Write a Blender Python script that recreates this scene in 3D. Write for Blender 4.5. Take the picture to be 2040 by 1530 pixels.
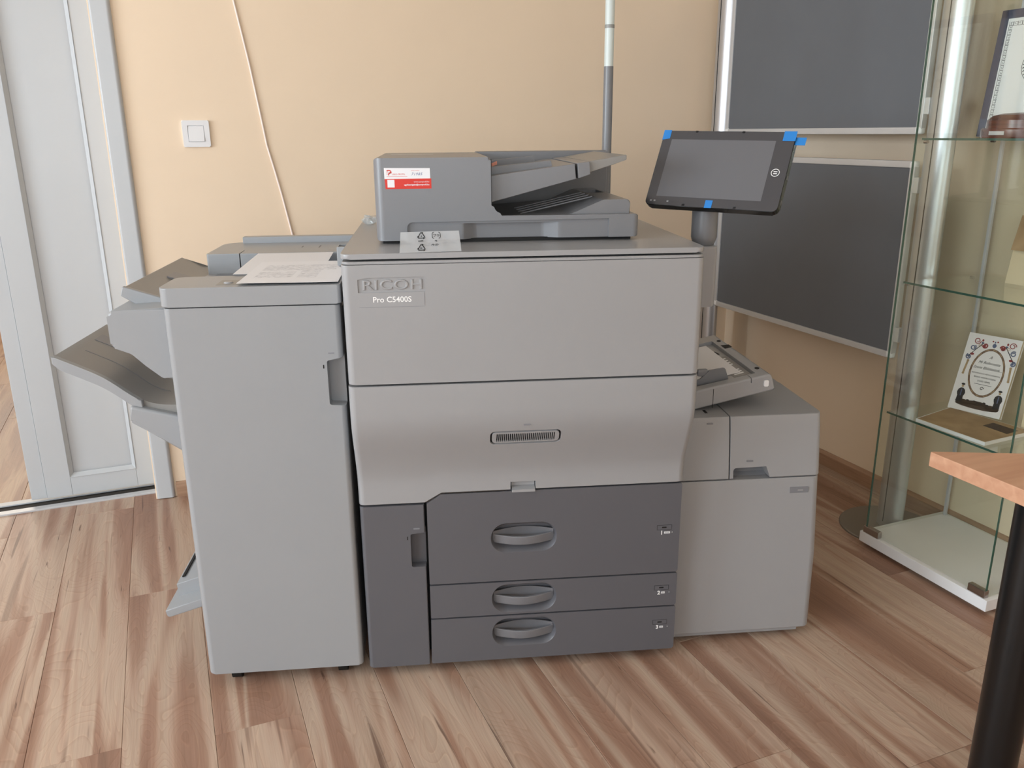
import bpy, bmesh, math, random
from mathutils import Vector, Matrix
import numpy as np
random.seed(7)
for o in list(bpy.data.objects): bpy.data.objects.remove(o)
scn = bpy.context.scene
C = scn.collection
PI = math.pi
# ------------------------------------------------------------------ camera
F = 1666.5                                        # focal length in pixels of the 2040 px wide frame
PIT, ROL, YW, YP = [math.radians(a) for a in (16.764, -0.416, 22.25, 5.54)]
HCAM = 1.35
cr, sr, cp, sp = math.cos(ROL), math.sin(ROL), math.cos(PIT), math.sin(PIT)
def _roll(v): return Vector((cr*v[0]-sr*v[1], sr*v[0]+cr*v[1], v[2]))
_up, _fw, _rt = _roll((0, -cp, -sp)), _roll((0, -sp, cp)), _roll((1, 0, 0))
def _h(a): return _fw*math.cos(a)+_rt*math.sin(a)
_R = Matrix((_h(PI/2-YW), _h(-YW), _up))           # camera axes (right, down, forward) -> world
cd = bpy.data.cameras.new('camera'); cam = bpy.data.objects.new('camera', cd); C.objects.link(cam)
_r, _u, _b = _R @ Vector((1, 0, 0)), _R @ Vector((0, -1, 0)), _R @ Vector((0, 0, -1))
cam.matrix_world = Matrix(((_r.x, _u.x, _b.x, 0), (_r.y, _u.y, _b.y, 0), (_r.z, _u.z, _b.z, HCAM), (0, 0, 0, 1)))
cd.sensor_width = 36; cd.lens = F/2040*36; cd.clip_start = .02
scn.camera = cam
# ------------------------------------------------------------------ world, daylight, exposure
def srgb(r, g, b): return tuple(((c/255)/12.92 if c/255 <= .04045 else ((c/255+.055)/1.055)**2.4) for c in (r, g, b))
w = bpy.data.worlds.new('sky'); scn.world = w; w.use_nodes = True
bg = w.node_tree.nodes['Background']; bg.inputs[0].default_value = (.72, .85, 1, 1); bg.inputs[1].default_value = 1.2
def area(name, loc, rot, sx, sy, power, col):
    l = bpy.data.lights.new(name, 'AREA'); l.shape = 'RECTANGLE'; l.size = sx; l.size_y = sy; l.energy = power; l.color = col
    o = bpy.data.objects.new(name, l); o.location = loc; o.rotation_euler = rot; C.objects.link(o); return o
# daylight entering through the room's windows (left wall, and the wall behind the photographer)
area('daylight_side', (-3.77, -.95, 1.62), (0, -PI/2, 0), 1.4, 2.0, 82, (.84, .93, 1))
area('daylight_far', (-3.77, 1.45, 1.62), (0, -PI/2, 0), 1.4, 1.8, 130, (.82, .92, 1))
area('daylight_rear', (-1.0, -2.62, 1.65), (PI/2, 0, 0), 1.8, 1.4, 36, (.86, .94, 1))
area('next_room_fill', (-1.2, 7.8, 1.6), (-PI/2, 0, 0), 2.2, 1.6, 40, (1, .93, .82))  # added lamp that lights the next room's floor; no window behind it
scn.view_settings.view_transform = 'Standard'; scn.view_settings.look = 'None'
scn.view_settings.gamma = 1; scn.view_settings.use_curve_mapping = False
scn.view_settings.exposure = .05
scn.cycles.transparent_max_bounces = 40
# ------------------------------------------------------------------ materials
MATS = {}
def newmat(name):
    m = bpy.data.materials.new(name); m.use_nodes = True
    return m, m.node_tree.nodes, m.node_tree.links, m.node_tree.nodes['Principled BSDF']
def plain(name, rgb, rough=.5, metal=0, bump=0, bscale=900, var=0, spec=.5, coat=0, trans=0):
    m, n, l, p = newmat(name)
    c = srgb(*rgb)
    p.inputs['Base Color'].default_value = (*c, 1); p.inputs['Roughness'].default_value = rough
    p.inputs['Metallic'].default_value = metal; p.inputs['Specular IOR Level'].default_value = spec
    p.inputs['Coat Weight'].default_value = coat
    p.inputs['Transmission Weight'].default_value = trans
    tc = n.new('ShaderNodeTexCoord')
    if bump:
        t = n.new('ShaderNodeTexNoise'); t.inputs['Scale'].default_value = bscale; t.inputs['Detail'].default_value = 2
        l.new(tc.outputs['Object'], t.inputs['Vector'])
        b = n.new('ShaderNodeBump'); b.inputs['Strength'].default_value = bump; b.inputs['Distance'].default_value = .001
        l.new(t.outputs['Fac'], b.inputs['Height']); l.new(b.outputs[0], p.inputs['Normal'])
    if var:
        t = n.new('ShaderNodeTexNoise'); t.inputs['Scale'].default_value = 5; t.inputs['Detail'].default_value = 4
        l.new(tc.outputs['Object'], t.inputs['Vector'])
        r = n.new('ShaderNodeValToRGB'); r.color_ramp.elements[0].position = .3; r.color_ramp.elements[1].position = .7
        r.color_ramp.elements[0].color = (*[x*(1-var) for x in c], 1); r.color_ramp.elements[1].color = (*[min(1, x*(1+var)) for x in c], 1)
        l.new(t.outputs['Fac'], r.inputs['Fac']); l.new(r.outputs[0], p.inputs['Base Color'])
    MATS[name] = m; return m
plain('grey_light', (156, 156, 158), .31, bump=.05, bscale=1400, var=.012)
plain('grey_fin', (151, 153, 156), .31, bump=.05, bscale=1400, var=.012)
plain('grey_mid', (123, 124, 128), .32, bump=.05, bscale=1400, var=.012)
plain('grey_dark', (92, 92, 97), .40, bump=.08, bscale=1400, var=.015)
plain('grey_handle', (112, 112, 116), .28)
plain('grey_tray', (136, 134, 131), .34, bump=.05)
plain('grey_mark', (128, 129, 134), .45)
plain('black_gap', (10, 10, 11), .7)
plain('black_shiny', (12, 12, 13), .12)
plain('screen', (104, 104, 108), .22)  # display grey lifted so its colour carries the reflections on the glass
plain('bezel', (66, 66, 70), .1, coat=.5)
plain('blue_tape', (40, 128, 205), .4)
plain('white_print', (240, 240, 240), .6)
plain('black_print', (22, 22, 24), .6)
plain('silver', (196, 198, 203), .32, metal=.75)
plain('silver_matt', (205, 207, 210), .42, metal=.35)
plain('chrome', (170, 165, 165), .2, metal=1)
plain('white_paint', (192, 195, 198), .35, var=.01)
plain('white_plastic', (236, 236, 238), .35)
plain('white_board', (236, 237, 238), .4)
plain('lamp_white', (222, 232, 230), .3, trans=.12)
plain('lamp_ring', (150, 152, 150), .4)
plain('paper', (236, 234, 236), .8)
plain('wall_paint', (243, 221, 195), .85, bump=.08, bscale=300, var=.012)
plain('wall_paint_cool', (243, 224, 200), .85, bump=.08, bscale=300, var=.012)
plain('ceiling_paint', (240, 238, 232), .9)
plain('fabric_grey', (106, 109, 114), .95, bump=.4, bscale=1800, var=.03)
plain('black_leg', (14, 14, 15), .3)
plain('disc_grey', (128, 122, 114), .4, metal=.3)
plain('sticker_red', (214, 52, 40), .5)
plain('sticker_white', (236, 236, 240), .5)
plain('ink_blue', (70, 90, 150), .6)
plain('navy', (52, 58, 84), .35)
plain('cable_pink', (248, 232, 224), .5)
plain('brown_print', (120, 96, 78), .7)
plain('gold_print', (176, 150, 116), .7)
plain('red_print', (150, 62, 62), .7)
plain('blue_print', (92, 104, 136), .7)
plain('dark_print', (42, 40, 42), .7)
plain('soil_print', (74, 58, 46), .7)
plain('cream', (222, 208, 176), .7)
plain('orange_bits', (220, 150, 130), .6)
def tr_mat(name, tint, alpha_mix, rough=.05, gl=(1, 1, 1), f0=.04):
    m, n, l, p = newmat(name); n.remove(p)
    out = n['Material Output']; t = n.new('ShaderNodeBsdfTransparent'); t.inputs[0].default_value = (*tint, 1)
    g = n.new('ShaderNodeBsdfGlossy'); g.inputs['Roughness'].default_value = rough; g.inputs['Color'].default_value = (*gl, 1)
    lw = n.new('ShaderNodeLayerWeight'); pw = n.new('ShaderNodeMath'); pw.operation = 'POWER'; pw.inputs[1].default_value = 5
    l.new(lw.outputs['Facing'], pw.inputs[0])
    f = n.new('ShaderNodeMath'); f.operation = 'MULTIPLY_ADD'; f.inputs[1].default_value = .92; f.inputs[2].default_value = f0
    l.new(pw.outputs[0], f.inputs[0])
    mx = n.new('ShaderNodeMixShader'); l.new(f.outputs[0], mx.inputs[0]); l.new(t.outputs[0], mx.inputs[1]); l.new(g.outputs[0], mx.inputs[2])
    last = mx
    if alpha_mix:
        d = n.new('ShaderNodeBsdfDiffuse'); d.inputs[0].default_value = (.8, .82, .84, 1)
        m2 = n.new('ShaderNodeMixShader'); m2.inputs[0].default_value = alpha_mix
        l.new(mx.outputs[0], m2.inputs[1]); l.new(d.outputs[0], m2.inputs[2]); last = m2
    l.new(last.outputs[0], out.inputs[0]); MATS[name] = m
tr_mat('glass', (.968, .984, .970), 0, .01)
m_, n_, l_, p_ = newmat('glass_edge'); p_.inputs['Base Color'].default_value = (.035, .10, .075, 1); p_.inputs['Roughness'].default_value = .12; MATS['glass_edge'] = m_
tr_mat('plastic_film', (.97, .97, .97), .42, .25)
tr_mat('film_clear', (.9, .95, .98), .2, .08)
tr_mat('smoke_plastic', (.55, .52, .50), .12, .12)
def wood_floor(name, tint=(1, 1, 1)):
    m, n, l, p = newmat(name)
    tc = n.new('ShaderNodeTexCoord'); oi = n.new('ShaderNodeObjectInfo')
    off = n.new('ShaderNodeCombineXYZ'); mu = n.new('ShaderNodeMath'); mu.operation = 'MULTIPLY'; mu.inputs[1].default_value = 61
    l.new(oi.outputs['Random'], mu.inputs[0]); l.new(mu.outputs[0], off.inputs['X']); l.new(mu.outputs[0], off.inputs['Z'])
    ad = n.new('ShaderNodeVectorMath'); ad.operation = 'ADD'; l.new(tc.outputs['Object'], ad.inputs[0]); l.new(off.outputs[0], ad.inputs[1])
    def noise(sx, sy, scale, detail=3, dist=0.0, rough=.5):
        mp = n.new('ShaderNodeMapping'); mp.inputs['Scale'].default_value = (sx, sy, 1); l.new(ad.outputs[0], mp.inputs['Vector'])
        t = n.new('ShaderNodeTexNoise'); t.inputs['Scale'].default_value = scale; t.inputs['Detail'].default_value = detail
        t.inputs['Distortion'].default_value = dist; t.inputs['Roughness'].default_value = rough
        l.new(mp.outputs[0], t.inputs['Vector']); return t.outputs['Fac']
    def ramp(src, stops, interp='LINEAR'):
        r = n.new('ShaderNodeValToRGB'); r.color_ramp.interpolation = interp; e = r.color_ramp.elements
        while len(e) < len(stops): e.new(.5)
        for el, (pos, col) in zip(e, stops): el.position = pos; el.color = (*col, 1)
        l.new(src, r.inputs['Fac']); return r.outputs['Color']
    def mix(fac, a, b, mode='MIX', f0=None):
        x = n.new('ShaderNodeMix'); x.data_type = 'RGBA'; x.blend_type = mode
        if fac is None: x.inputs[0].default_value = f0
        else: l.new(fac, x.inputs[0])
        l.new(a, x.inputs[6]); l.new(b, x.inputs[7]); return x.outputs[2]
    T = lambda *c: tuple(v*t for v, t in zip(srgb(*c), tint))
    band = noise(8.5, .50, 1.0, 2.5, .6)
    base = ramp(band, [(.28, T(142, 112, 96)), (.40, T(160, 128, 110)), (.44, T(168, 139, 121)), (.475, T(184, 160, 143)), (.53, T(190, 170, 153)), (.57, T(184, 160, 142)), (.605, T(164, 133, 115)), (.68, T(152, 120, 103)), (.76, T(176, 149, 130))])
    tone = ramp(oi.outputs['Random'], [(0, (.92, .89, .87)), (.35, (1.02, 1.0, .98)), (.7, (.96, .94, .92)), (1, (1.05, 1.03, 1.01))])
    base = mix(None, base, tone, 'MULTIPLY', 1.0)
    soft = ramp(noise(22, 1.1, 1.0, 4, .5), [(.3, (.86, .83, .81)), (.5, (1, 1, 1)), (.7, (1.07, 1.06, 1.05))])
    base = mix(None, base, soft, 'MULTIPLY', .8)
    # cathedral growth lines
    fig = noise(6.5, 1.5, 1.0, 1.0, 1.3)
    fr = n.new('ShaderNodeMath'); fr.operation = 'MULTIPLY'; fr.inputs[1].default_value = 24; l.new(fig, fr.inputs[0])
    f2 = n.new('ShaderNodeMath'); f2.operation = 'FRACT'; l.new(fr.outputs[0], f2.inputs[0])
    lines = ramp(f2.outputs[0], [(0, (.88, .84, .81)), (.3, (.98, .98, .98)), (.82, (1.0, 1.0, 1.0)), (.93, (1.10, 1.09, 1.07)), (1, (.88, .84, .81))])
    base = mix(None, base, lines, 'MULTIPLY', .75)
    grain = ramp(noise(210, 5, 1.0, 4, .2), [(.3, (.86, .84, .82)), (.7, (1.07, 1.06, 1.06))])
    base = mix(None, base, grain, 'MULTIPLY', .75)
    # dark mineral streaks
    dark = n.new('ShaderNodeRGB'); dark.outputs[0].default_value = (*T(92, 66, 54), 1)
    for sx_, sy_, lo, hi, am in ((50, 1.6, .655, .72, .75), (22, .8, .64, .70, .45), (80, 5, .70, .75, .8)):
        st = ramp(noise(sx_, sy_, 1.0, 3, .6), [(lo, (0, 0, 0)), (hi, (1, 1, 1))])
        sm = n.new('ShaderNodeMath'); sm.operation = 'MULTIPLY'; sm.inputs[1].default_value = am; l.new(st, sm.inputs[0])
        base = mix(sm.outputs[0], base, dark.outputs[0])
    l.new(base, p.inputs['Base Color'])
    p.inputs['Roughness'].default_value = .38; p.inputs['Specular IOR Level'].default_value = .35
    b = n.new('ShaderNodeBump'); b.inputs['Strength'].default_value = .08; b.inputs['Distance'].default_value = .0006
    l.new(grain, b.inputs['Height']); l.new(b.outputs[0], p.inputs['Normal'])
    MATS[name] = m
wood_floor('laminate', (1.0, .985, .98)); wood_floor('laminate_warm_lit', (1.0, .90, .74))  # second copy is the same laminate with warm light tinted into its colour
def wood_simple(name, c1, c2, rough=.4, sc=(3, 40, 3), spec=.5):
    m, n, l, p = newmat(name)
    tc = n.new('ShaderNodeTexCoord'); mp = n.new('ShaderNodeMapping'); mp.inputs['Scale'].default_value = sc
    t = n.new('ShaderNodeTexNoise'); t.inputs['Scale'].default_value = 2; t.inputs['Detail'].default_value = 5; t.inputs['Distortion'].default_value = .4
    r = n.new('ShaderNodeValToRGB'); r.color_ramp.elements[0].color = (*srgb(*c1), 1); r.color_ramp.elements[1].color = (*srgb(*c2), 1)
    r.color_ramp.elements[0].position = .3; r.color_ramp.elements[1].position = .7
    l.new(tc.outputs['Object'], mp.inputs[0]); l.new(mp.outputs[0], t.inputs['Vector']); l.new(t.outputs['Fac'], r.inputs[0]); l.new(r.outputs[0], p.inputs['Base Color'])
    p.inputs['Roughness'].default_value = rough; p.inputs['Specular IOR Level'].default_value = spec; MATS[name] = m
wood_simple('beech', (190, 141, 112), (208, 162, 132), .38, (1.5, 22, 22))
wood_simple('base_wood', (156, 122, 98), (182, 148, 122), .45, (40, 2, 40))
wood_simple('base_wood_x', (156, 122, 98), (182, 148, 122), .45, (2, 40, 40))
wood_simple('mahogany', (84, 44, 34), (112, 62, 48), .25, (4, 4, 40))
wood_simple('old_paper', (150, 122, 88), (182, 154, 118), .7, (6, 6, 6))
def printed_paper():
    m, n, l, p = newmat('printed_paper')
    tc = n.new('ShaderNodeTexCoord'); sx = n.new('ShaderNodeSeparateXYZ'); l.new(tc.outputs['Generated'], sx.inputs[0])
    def mth(op, a, b):
        x = n.new('ShaderNodeMath'); x.operation = op
        for i, v in enumerate((a, b)):
            if isinstance(v, (int, float)): x.inputs[i].default_value = v
            else: l.new(v, x.inputs[i])
        return x.outputs[0]
    def inside(s, a, b): return mth('MULTIPLY', mth('GREATER_THAN', s, a), mth('LESS_THAN', s, b))
    X, Y = sx.outputs[0], sx.outputs[1]
    mp = n.new('ShaderNodeMapping'); mp.inputs['Scale'].default_value = (16, 90, 1); l.new(tc.outputs['Generated'], mp.inputs[0])
    t = n.new('ShaderNodeTexNoise'); t.inputs['Scale'].default_value = 1.5; t.inputs['Detail'].default_value = 2; l.new(mp.outputs[0], t.inputs['Vector'])
    rows = mth('LESS_THAN', mth('FRACT', mth('MULTIPLY', Y, 34), 0), .55)
    ink = mth('MULTIPLY', mth('GREATER_THAN', t.outputs['Fac'], .5), rows)
    blk = mth('ADD', mth('MULTIPLY', inside(X, .12, .5), inside(Y, .22, .5)), mth('MULTIPLY', inside(X, .12, .9), inside(Y, .55, .82)))
    blk = mth('ADD', blk, mth('MULTIPLY', inside(X, .55, .75), inside(Y, .2, .55)))
    fac = mth('MULTIPLY', mth('MULTIPLY', ink, blk), .5)
    mx = n.new('ShaderNodeMix'); mx.data_type = 'RGBA'; l.new(fac, mx.inputs[0])
    mx.inputs[6].default_value = (*srgb(240, 238, 240), 1); mx.inputs[7].default_value = (*srgb(120, 120, 128), 1)
    l.new(mx.outputs[2], p.inputs['Base Color']); p.inputs['Roughness'].default_value = .8; MATS['printed_paper'] = m
printed_paper()
# ------------------------------------------------------------------ mesh helpers
def add_box(bm, x0, x1, y0, y1, z0, z1, bev=0, seg=2):
    vs = [bm.verts.new((x, y, z)) for z in (z0, z1) for y in (y0, y1) for x in (x0, x1)]
    fs = [bm.faces.new([vs[i] for i in f]) for f in ((0, 2, 3, 1), (4, 5, 7, 6), (0, 1, 5, 4), (2, 6, 7, 3), (0, 4, 6, 2), (1, 3, 7, 5))]
    if bev:
        es = list({e for f in fs for e in f.edges})
        bmesh.ops.bevel(bm, geom=es, offset=bev, segments=seg, profile=.5, affect='EDGES')
    return bm
def box(*a, **k): return add_box(bmesh.new(), *a, **k)
def rpoly(pts, seg=5):
    """polygon with a fillet radius per corner: pts = (x, y, r)"""
    out = []; n = len(pts)
    for i in range(n):
        p = Vector(pts[i][:2]); r = pts[i][2] if len(pts[i]) > 2 else 0
        a = Vector(pts[i-1][:2])-p; b = Vector(pts[(i+1) % n][:2])-p
        if r <= 0 or a.length < 1e-9 or b.length < 1e-9: out.append(p.copy()); continue
        a.normalize(); b.normalize()
        ang = a.angle(b); d = r/math.tan(ang/2); c = p+(a+b).normalized()*(r/math.sin(ang/2))
        s, e = p+a*d-c, p+b*d-c
        t0 = math.atan2(s.y, s.x); dt = math.atan2(e.y, e.x)-t0
        dt = (dt+PI) % (2*PI)-PI
        for k in range(seg+1):
            t = t0+dt*k/seg; out.append(c+Vector((math.cos(t), math.sin(t)))*r)
    return out
def rrect(x0, x1, y0, y1, r, seg=5): return rpoly([(x0, y0, r), (x1, y0, r), (x1, y1, r), (x0, y1, r)], seg)
AX = {'x': lambda p, d: (d, p[0], p[1]), 'y': lambda p, d: (p[0], d, p[1]), 'z': lambda p, d: (p[0], p[1], d)}
def add_prism(bm, poly, axis, d0, d1, bev=0, seg=2, ends=(1, 1)):
    f = AX[axis]
    A = [bm.verts.new(f(p, d0)) for p in poly]; B = [bm.verts.new(f(p, d1)) for p in poly]
    n = len(poly); fa = bm.faces.new(A); fb = bm.faces.new(list(reversed(B)))
    for i in range(n): bm.faces.new((A[i], B[i], B[(i+1) % n], A[(i+1) % n]))
    if bev:
        es = (list(fa.edges) if ends[0] else [])+(list(fb.edges) if ends[1] else [])
        bmesh.ops.bevel(bm, geom=es, offset=bev, segments=seg, profile=.5, affect='EDGES')
    bmesh.ops.recalc_face_normals(bm, faces=bm.faces[:])
    return bm
def prism(*a, **k): return add_prism(bmesh.new(), *a, **k)
def add_loft(bm, rings, cap=True):
    L = [[bm.verts.new(p) for p in r] for r in rings]; n = len(L[0])
    for a, b in zip(L, L[1:]):
        for i in range(n): bm.faces.new((a[i], a[(i+1) % n], b[(i+1) % n], b[i]))
    if cap: bm.faces.new(list(reversed(L[0]))); bm.faces.new(L[-1])
    bmesh.ops.recalc_face_normals(bm, faces=bm.faces[:]); return bm
def add_cyl(bm, p0, p1, r0, r1=None, seg=24, cap=True):
    r1 = r0 if r1 is None else r1
    p0, p1 = Vector(p0), Vector(p1); d = (p1-p0).normalized()
    a = d.orthogonal().normalized(); b = d.cross(a)
    ring = lambda p, r: [p+(a*math.cos(2*PI*k/seg)+b*math.sin(2*PI*k/seg))*r for k in range(seg)]
    return add_loft(bm, [ring(p0, r0), ring(p1, r1)], cap)
def cyl(*a, **k): return add_cyl(bmesh.new(), *a, **k)
def lathe(prof, cx, cy, seg=32):
    bm = bmesh.new()
    return add_loft(bm, [[(cx+r*math.cos(2*PI*k/seg), cy+r*math.sin(2*PI*k/seg), z) for k in range(seg)] for r, z in prof])
def tube(path, r, seg=10):
    bm = bmesh.new(); rings = []; P = [Vector(p) for p in path]; ref = Vector((.3, 1, .2)).normalized()
    for i, p in enumerate(P):
        d = (P[min(i+1, len(P)-1)]-P[max(i-1, 0)]).normalized(); a = d.cross(ref).normalized(); b = d.cross(a)
        rings.append([p+(a*math.cos(2*PI*k/seg)+b*math.sin(2*PI*k/seg))*r for k in range(seg)])
    return add_loft(bm, rings)
def to_mesh(bm, name):
    me = bpy.data.meshes.new(name); bm.to_mesh(me); bm.free(); return me
def carve(bm, cuts):
    """cut the given solids out of bm, return a mesh"""
    o = bpy.data.objects.new('solid', to_mesh(bm, 'solid')); C.objects.link(o)
    for cb in cuts:
        bmesh.ops.recalc_face_normals(cb, faces=cb.faces[:])
        c = bpy.data.objects.new('cutter', to_mesh(cb, 'cutter')); C.objects.link(c)
        m = o.modifiers.new('b', 'BOOLEAN'); m.operation = 'DIFFERENCE'; m.object = c; m.solver = 'EXACT'
        dg = bpy.context.evaluated_depsgraph_get(); me = bpy.data.meshes.new_from_object(o.evaluated_get(dg))
        o.modifiers.clear(); o.data = me; bpy.data.objects.remove(c)
    me = o.data; bpy.data.objects.remove(o)
    b2 = bmesh.new(); b2.from_mesh(me); return b2
OFF = {}
def finish(o, mat, smooth=38):
    me = o.data; me.materials.clear(); me.materials.append(MATS[mat])
    if smooth:
        me.polygons.foreach_set('use_smooth', [True]*len(me.polygons)); me.set_sharp_from_angle(angle=math.radians(smooth))
        wn = o.modifiers.new('weighted_normal', 'WEIGHTED_NORMAL'); wn.keep_sharp = True
def obj(name, bm, mat, parent=None, smooth=38, label=None):
    if parent is not None and OFF.get(parent.name) is not None:
        bmesh.ops.translate(bm, vec=-OFF[parent.name], verts=bm.verts)
    o = bpy.data.objects.new(name, to_mesh(bm, name)); C.objects.link(o)
    if parent is not None:
        o.parent = parent; OFF[o.name] = OFF.get(parent.name)
    finish(o, mat, smooth)
    if label: o['label'] = label
    return o
def tag(o, label, cat, group=None):
    o['label'] = label; o['category'] = cat
    if group: o['group'] = group
    return o
def thing(name, label, cat, base, frame=None, group=None):
    """Empty at the thing's base; its parts are modelled in the frame's coordinates"""
    o = bpy.data.objects.new(name, None); C.objects.link(o); o.empty_display_size = .05
    b = Vector(base)
    if frame: o.location = frame[0]+frame[1] @ b; o.rotation_euler = frame[1].to_euler()
    else: o.location = b
    OFF[o.name] = b; return tag(o, label, cat, group)
def struct(name, bm, mat, parent=None, smooth=0):
    o = obj(name, bm, mat, parent, smooth)
    if parent is None: o['kind'] = 'structure'
    return o
def text_bm(s, size, M, extrude=0, bevel=0, align='LEFT', shear=0, spacing=1, bold=0, res=3):
    cu = bpy.data.curves.new('text', 'FONT'); cu.body = s; cu.size = size; cu.extrude = extrude; cu.bevel_depth = bevel
    cu.align_x = align; cu.shear = shear; cu.space_character = spacing; cu.offset = bold; cu.resolution_u = res; cu.bevel_resolution = 1
    o = bpy.data.objects.new('text', cu); C.objects.link(o)
    dg = bpy.context.evaluated_depsgraph_get(); me = bpy.data.meshes.new_from_object(o.evaluated_get(dg))
    bpy.data.objects.remove(o)
    bm = bmesh.new(); bm.from_mesh(me); bmesh.ops.transform(bm, matrix=M, verts=bm.verts); return bm
def basis(o, ex, ey):
    ex, ey = Vector(ex).normalized(), Vector(ey).normalized(); ez = ex.cross(ey)
    M = Matrix((ex, ey, ez)).transposed().to_4x4(); M.translation = Vector(o); return M
def flat(poly, M, t=.0004):
    """thin printed or stuck-on patch: polygon in the plane of M, thickness t along its normal"""
    bm = prism(poly, 'z', 0, t); bmesh.ops.transform(bm, matrix=M, verts=bm.verts); return bm
def join(*bms):
    a = bms[0]
    for b in bms[1:]:
        me = to_mesh(b, 'tmp'); a.from_mesh(me); bpy.data.meshes.remove(me)
    return a
def line_poly(pts, wd):
    """closed outline strip as list of quads is overkill here: rectangle between two points"""
    (x0, y0), (x1, y1) = pts; d = Vector((x1-x0, y1-y0)); n = Vector((-d.y, d.x)).normalized()*wd/2
    return [(x0+n.x, y0+n.y), (x1+n.x, y1+n.y), (x1-n.x, y1-n.y), (x0-n.x, y0-n.y)]

# ================================================================== THE ROOM
XR, YB, XL, YF, ZC = 2.458, 3.275, -3.70, -2.55, 2.65
DX0, DX1 = -1.55, -.15                                # door opening
struct('wall_right', box(XR, XR+.12, YF-.12, YB+.15, 0, ZC), 'wall_paint_cool')
bm = box(DX1, XR, YB, YB+.15, 0, ZC); add_box(bm, XL-.12, DX0, YB, YB+.15, 0, ZC); add_box(bm, DX0, DX1, YB, YB+.15, 2.1, ZC)
struct('wall_back', bm, 'wall_paint')
def holed_wall(name, ax, d0, d1, a0, a1, holes, z0, z1):
    bm = bmesh.new(); segs = []; p = a0
    for h0, h1 in holes: segs += [(p, h0, 0, ZC), (h0, h1, 0, z0), (h0, h1, z1, ZC)]; p = h1
    for s in segs+[(p, a1, 0, ZC)]:
        if ax == 'x': add_box(bm, d0, d1, s[0], s[1], s[2], s[3])
        else: add_box(bm, s[0], s[1], d0, d1, s[2], s[3])
    struct(name, bm, 'wall_paint')
holed_wall('wall_left', 'x', XL-.12, XL, YF-.12, YB+.15, [(-1.95, .05), (.55, 2.35)], .92, 2.32)
holed_wall('wall_front', 'y', YF-.12, YF, XL, XR, [(-1.9, -.1)], .95, 2.35)
def window(name, ax, d, h0, h1, z0, z1):
    bm = bmesh.new(); m = (h0+h1)/2
    for a, b, c, e in ((h0, h0+.05, z0, z1), (h1-.05, h1, z0, z1), (h0, h1, z0, z0+.05), (h0, h1, z1-.05, z1), (m-.03, m+.03, z0, z1)):
        if ax == 'x': add_box(bm, d-.09, d-.04, a, b, c, e)
        else: add_box(bm, a, b, d-.09, d-.04, c, e)
    o = struct(name, bm, 'white_paint')
window('window_1', 'x', XL, -1.95, .05, .92, 2.32)
window('window_2', 'x', XL, .55, 2.35, .92, 2.32)
window('window_3', 'y', YF, -1.9, -.1, .95, 2.35)
struct('ceiling', box(XL-.12, XR+.12, YF-.12, YB+.15, ZC, ZC+.1), 'ceiling_paint')
# floor of laminate planks, each a piece
fl = struct('floor', box(XL-.1, XR+.1, YF-.1, 3.34, -.05, -.008), 'black_gap')
PW, PLn = .2015, 1.40
def plank_mesh(wd, ln):
    return to_mesh(box(-wd/2+.0003, wd/2-.0003, -ln/2+.0003, ln/2-.0003, -.008, 0, .0009, 1), 'plank')
def planks(parent, x_start, x_end, y0, y1, mat, joints):
    full = plank_mesh(PW, PLn); full.materials.append(MATS[mat])
    k0 = math.floor((x_start+.2295)/PW); k1 = math.ceil((x_end+.2295)/PW)
    for k in range(k0, k1):
        xa, xb = max(-.2295+k*PW, x_start), min(-.2295+(k+1)*PW, x_end)
        if xb-xa < .01: continue
        j = joints(k); n0 = math.floor((y0-j)/PLn)
        yy = j+n0*PLn
        while yy < y1-.01:
            a, b = max(yy, y0), min(yy+PLn, y1)
            if b-a > .02:
                if abs(b-a-PLn) < .001 and abs(xb-xa-PW) < .001: me = full
                else: me = plank_mesh(xb-xa, b-a); me.materials.append(MATS[mat])
                o = bpy.data.objects.new('plank', me); C.objects.link(o); o.parent = parent; o.location = ((xa+xb)/2, (a+b)/2, 0)
            yy += PLn
def jt(k): return {-1: 1.827, 0: 2.533, 1: 1.786, -2: 2.533}.get(k, 2.53-.70*(k % 2)+((k*37) % 7-3)*.05)
planks(fl, XL, XR, -1.6, 3.335, 'laminate', jt)
f2 = struct('floor', box(-3.6, 1.2, 3.46, 8.1, -.05, -.008), 'black_gap')
planks(f2, -3.5, 1.1, 3.462, 8.0, 'laminate_warm_lit', lambda k: 3.9+.7*(k % 2))
# the next room, seen through the open part of the doorway
struct('wall_beyond', box(-3.6, 1.2, 8.0, 8.1, 0, ZC), 'wall_paint')
struct('wall_beyond_left', box(-3.6, -3.5, 3.425, 8.0, 0, ZC), 'wall_paint')
struct('wall_beyond_right', box(1.1, 1.2, 3.425, 8.0, 0, ZC), 'wall_paint')
struct('ceiling', box(-3.6, 1.2, 3.425, 8.1, ZC, ZC+.1), 'ceiling_paint')
# baseboards
bb = [(0, 0), (.014, 0), (.014, .048), (.006, .058), (0, .06)]
struct('baseboard_back', prism([(YB-p[0], p[1]) for p in bb], 'x', -.074, XR), 'base_wood_x')
struct('baseboard_right', prism([(XR-p[0], p[1]) for p in bb], 'y', -2.5, YB-.014), 'base_wood')
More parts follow.
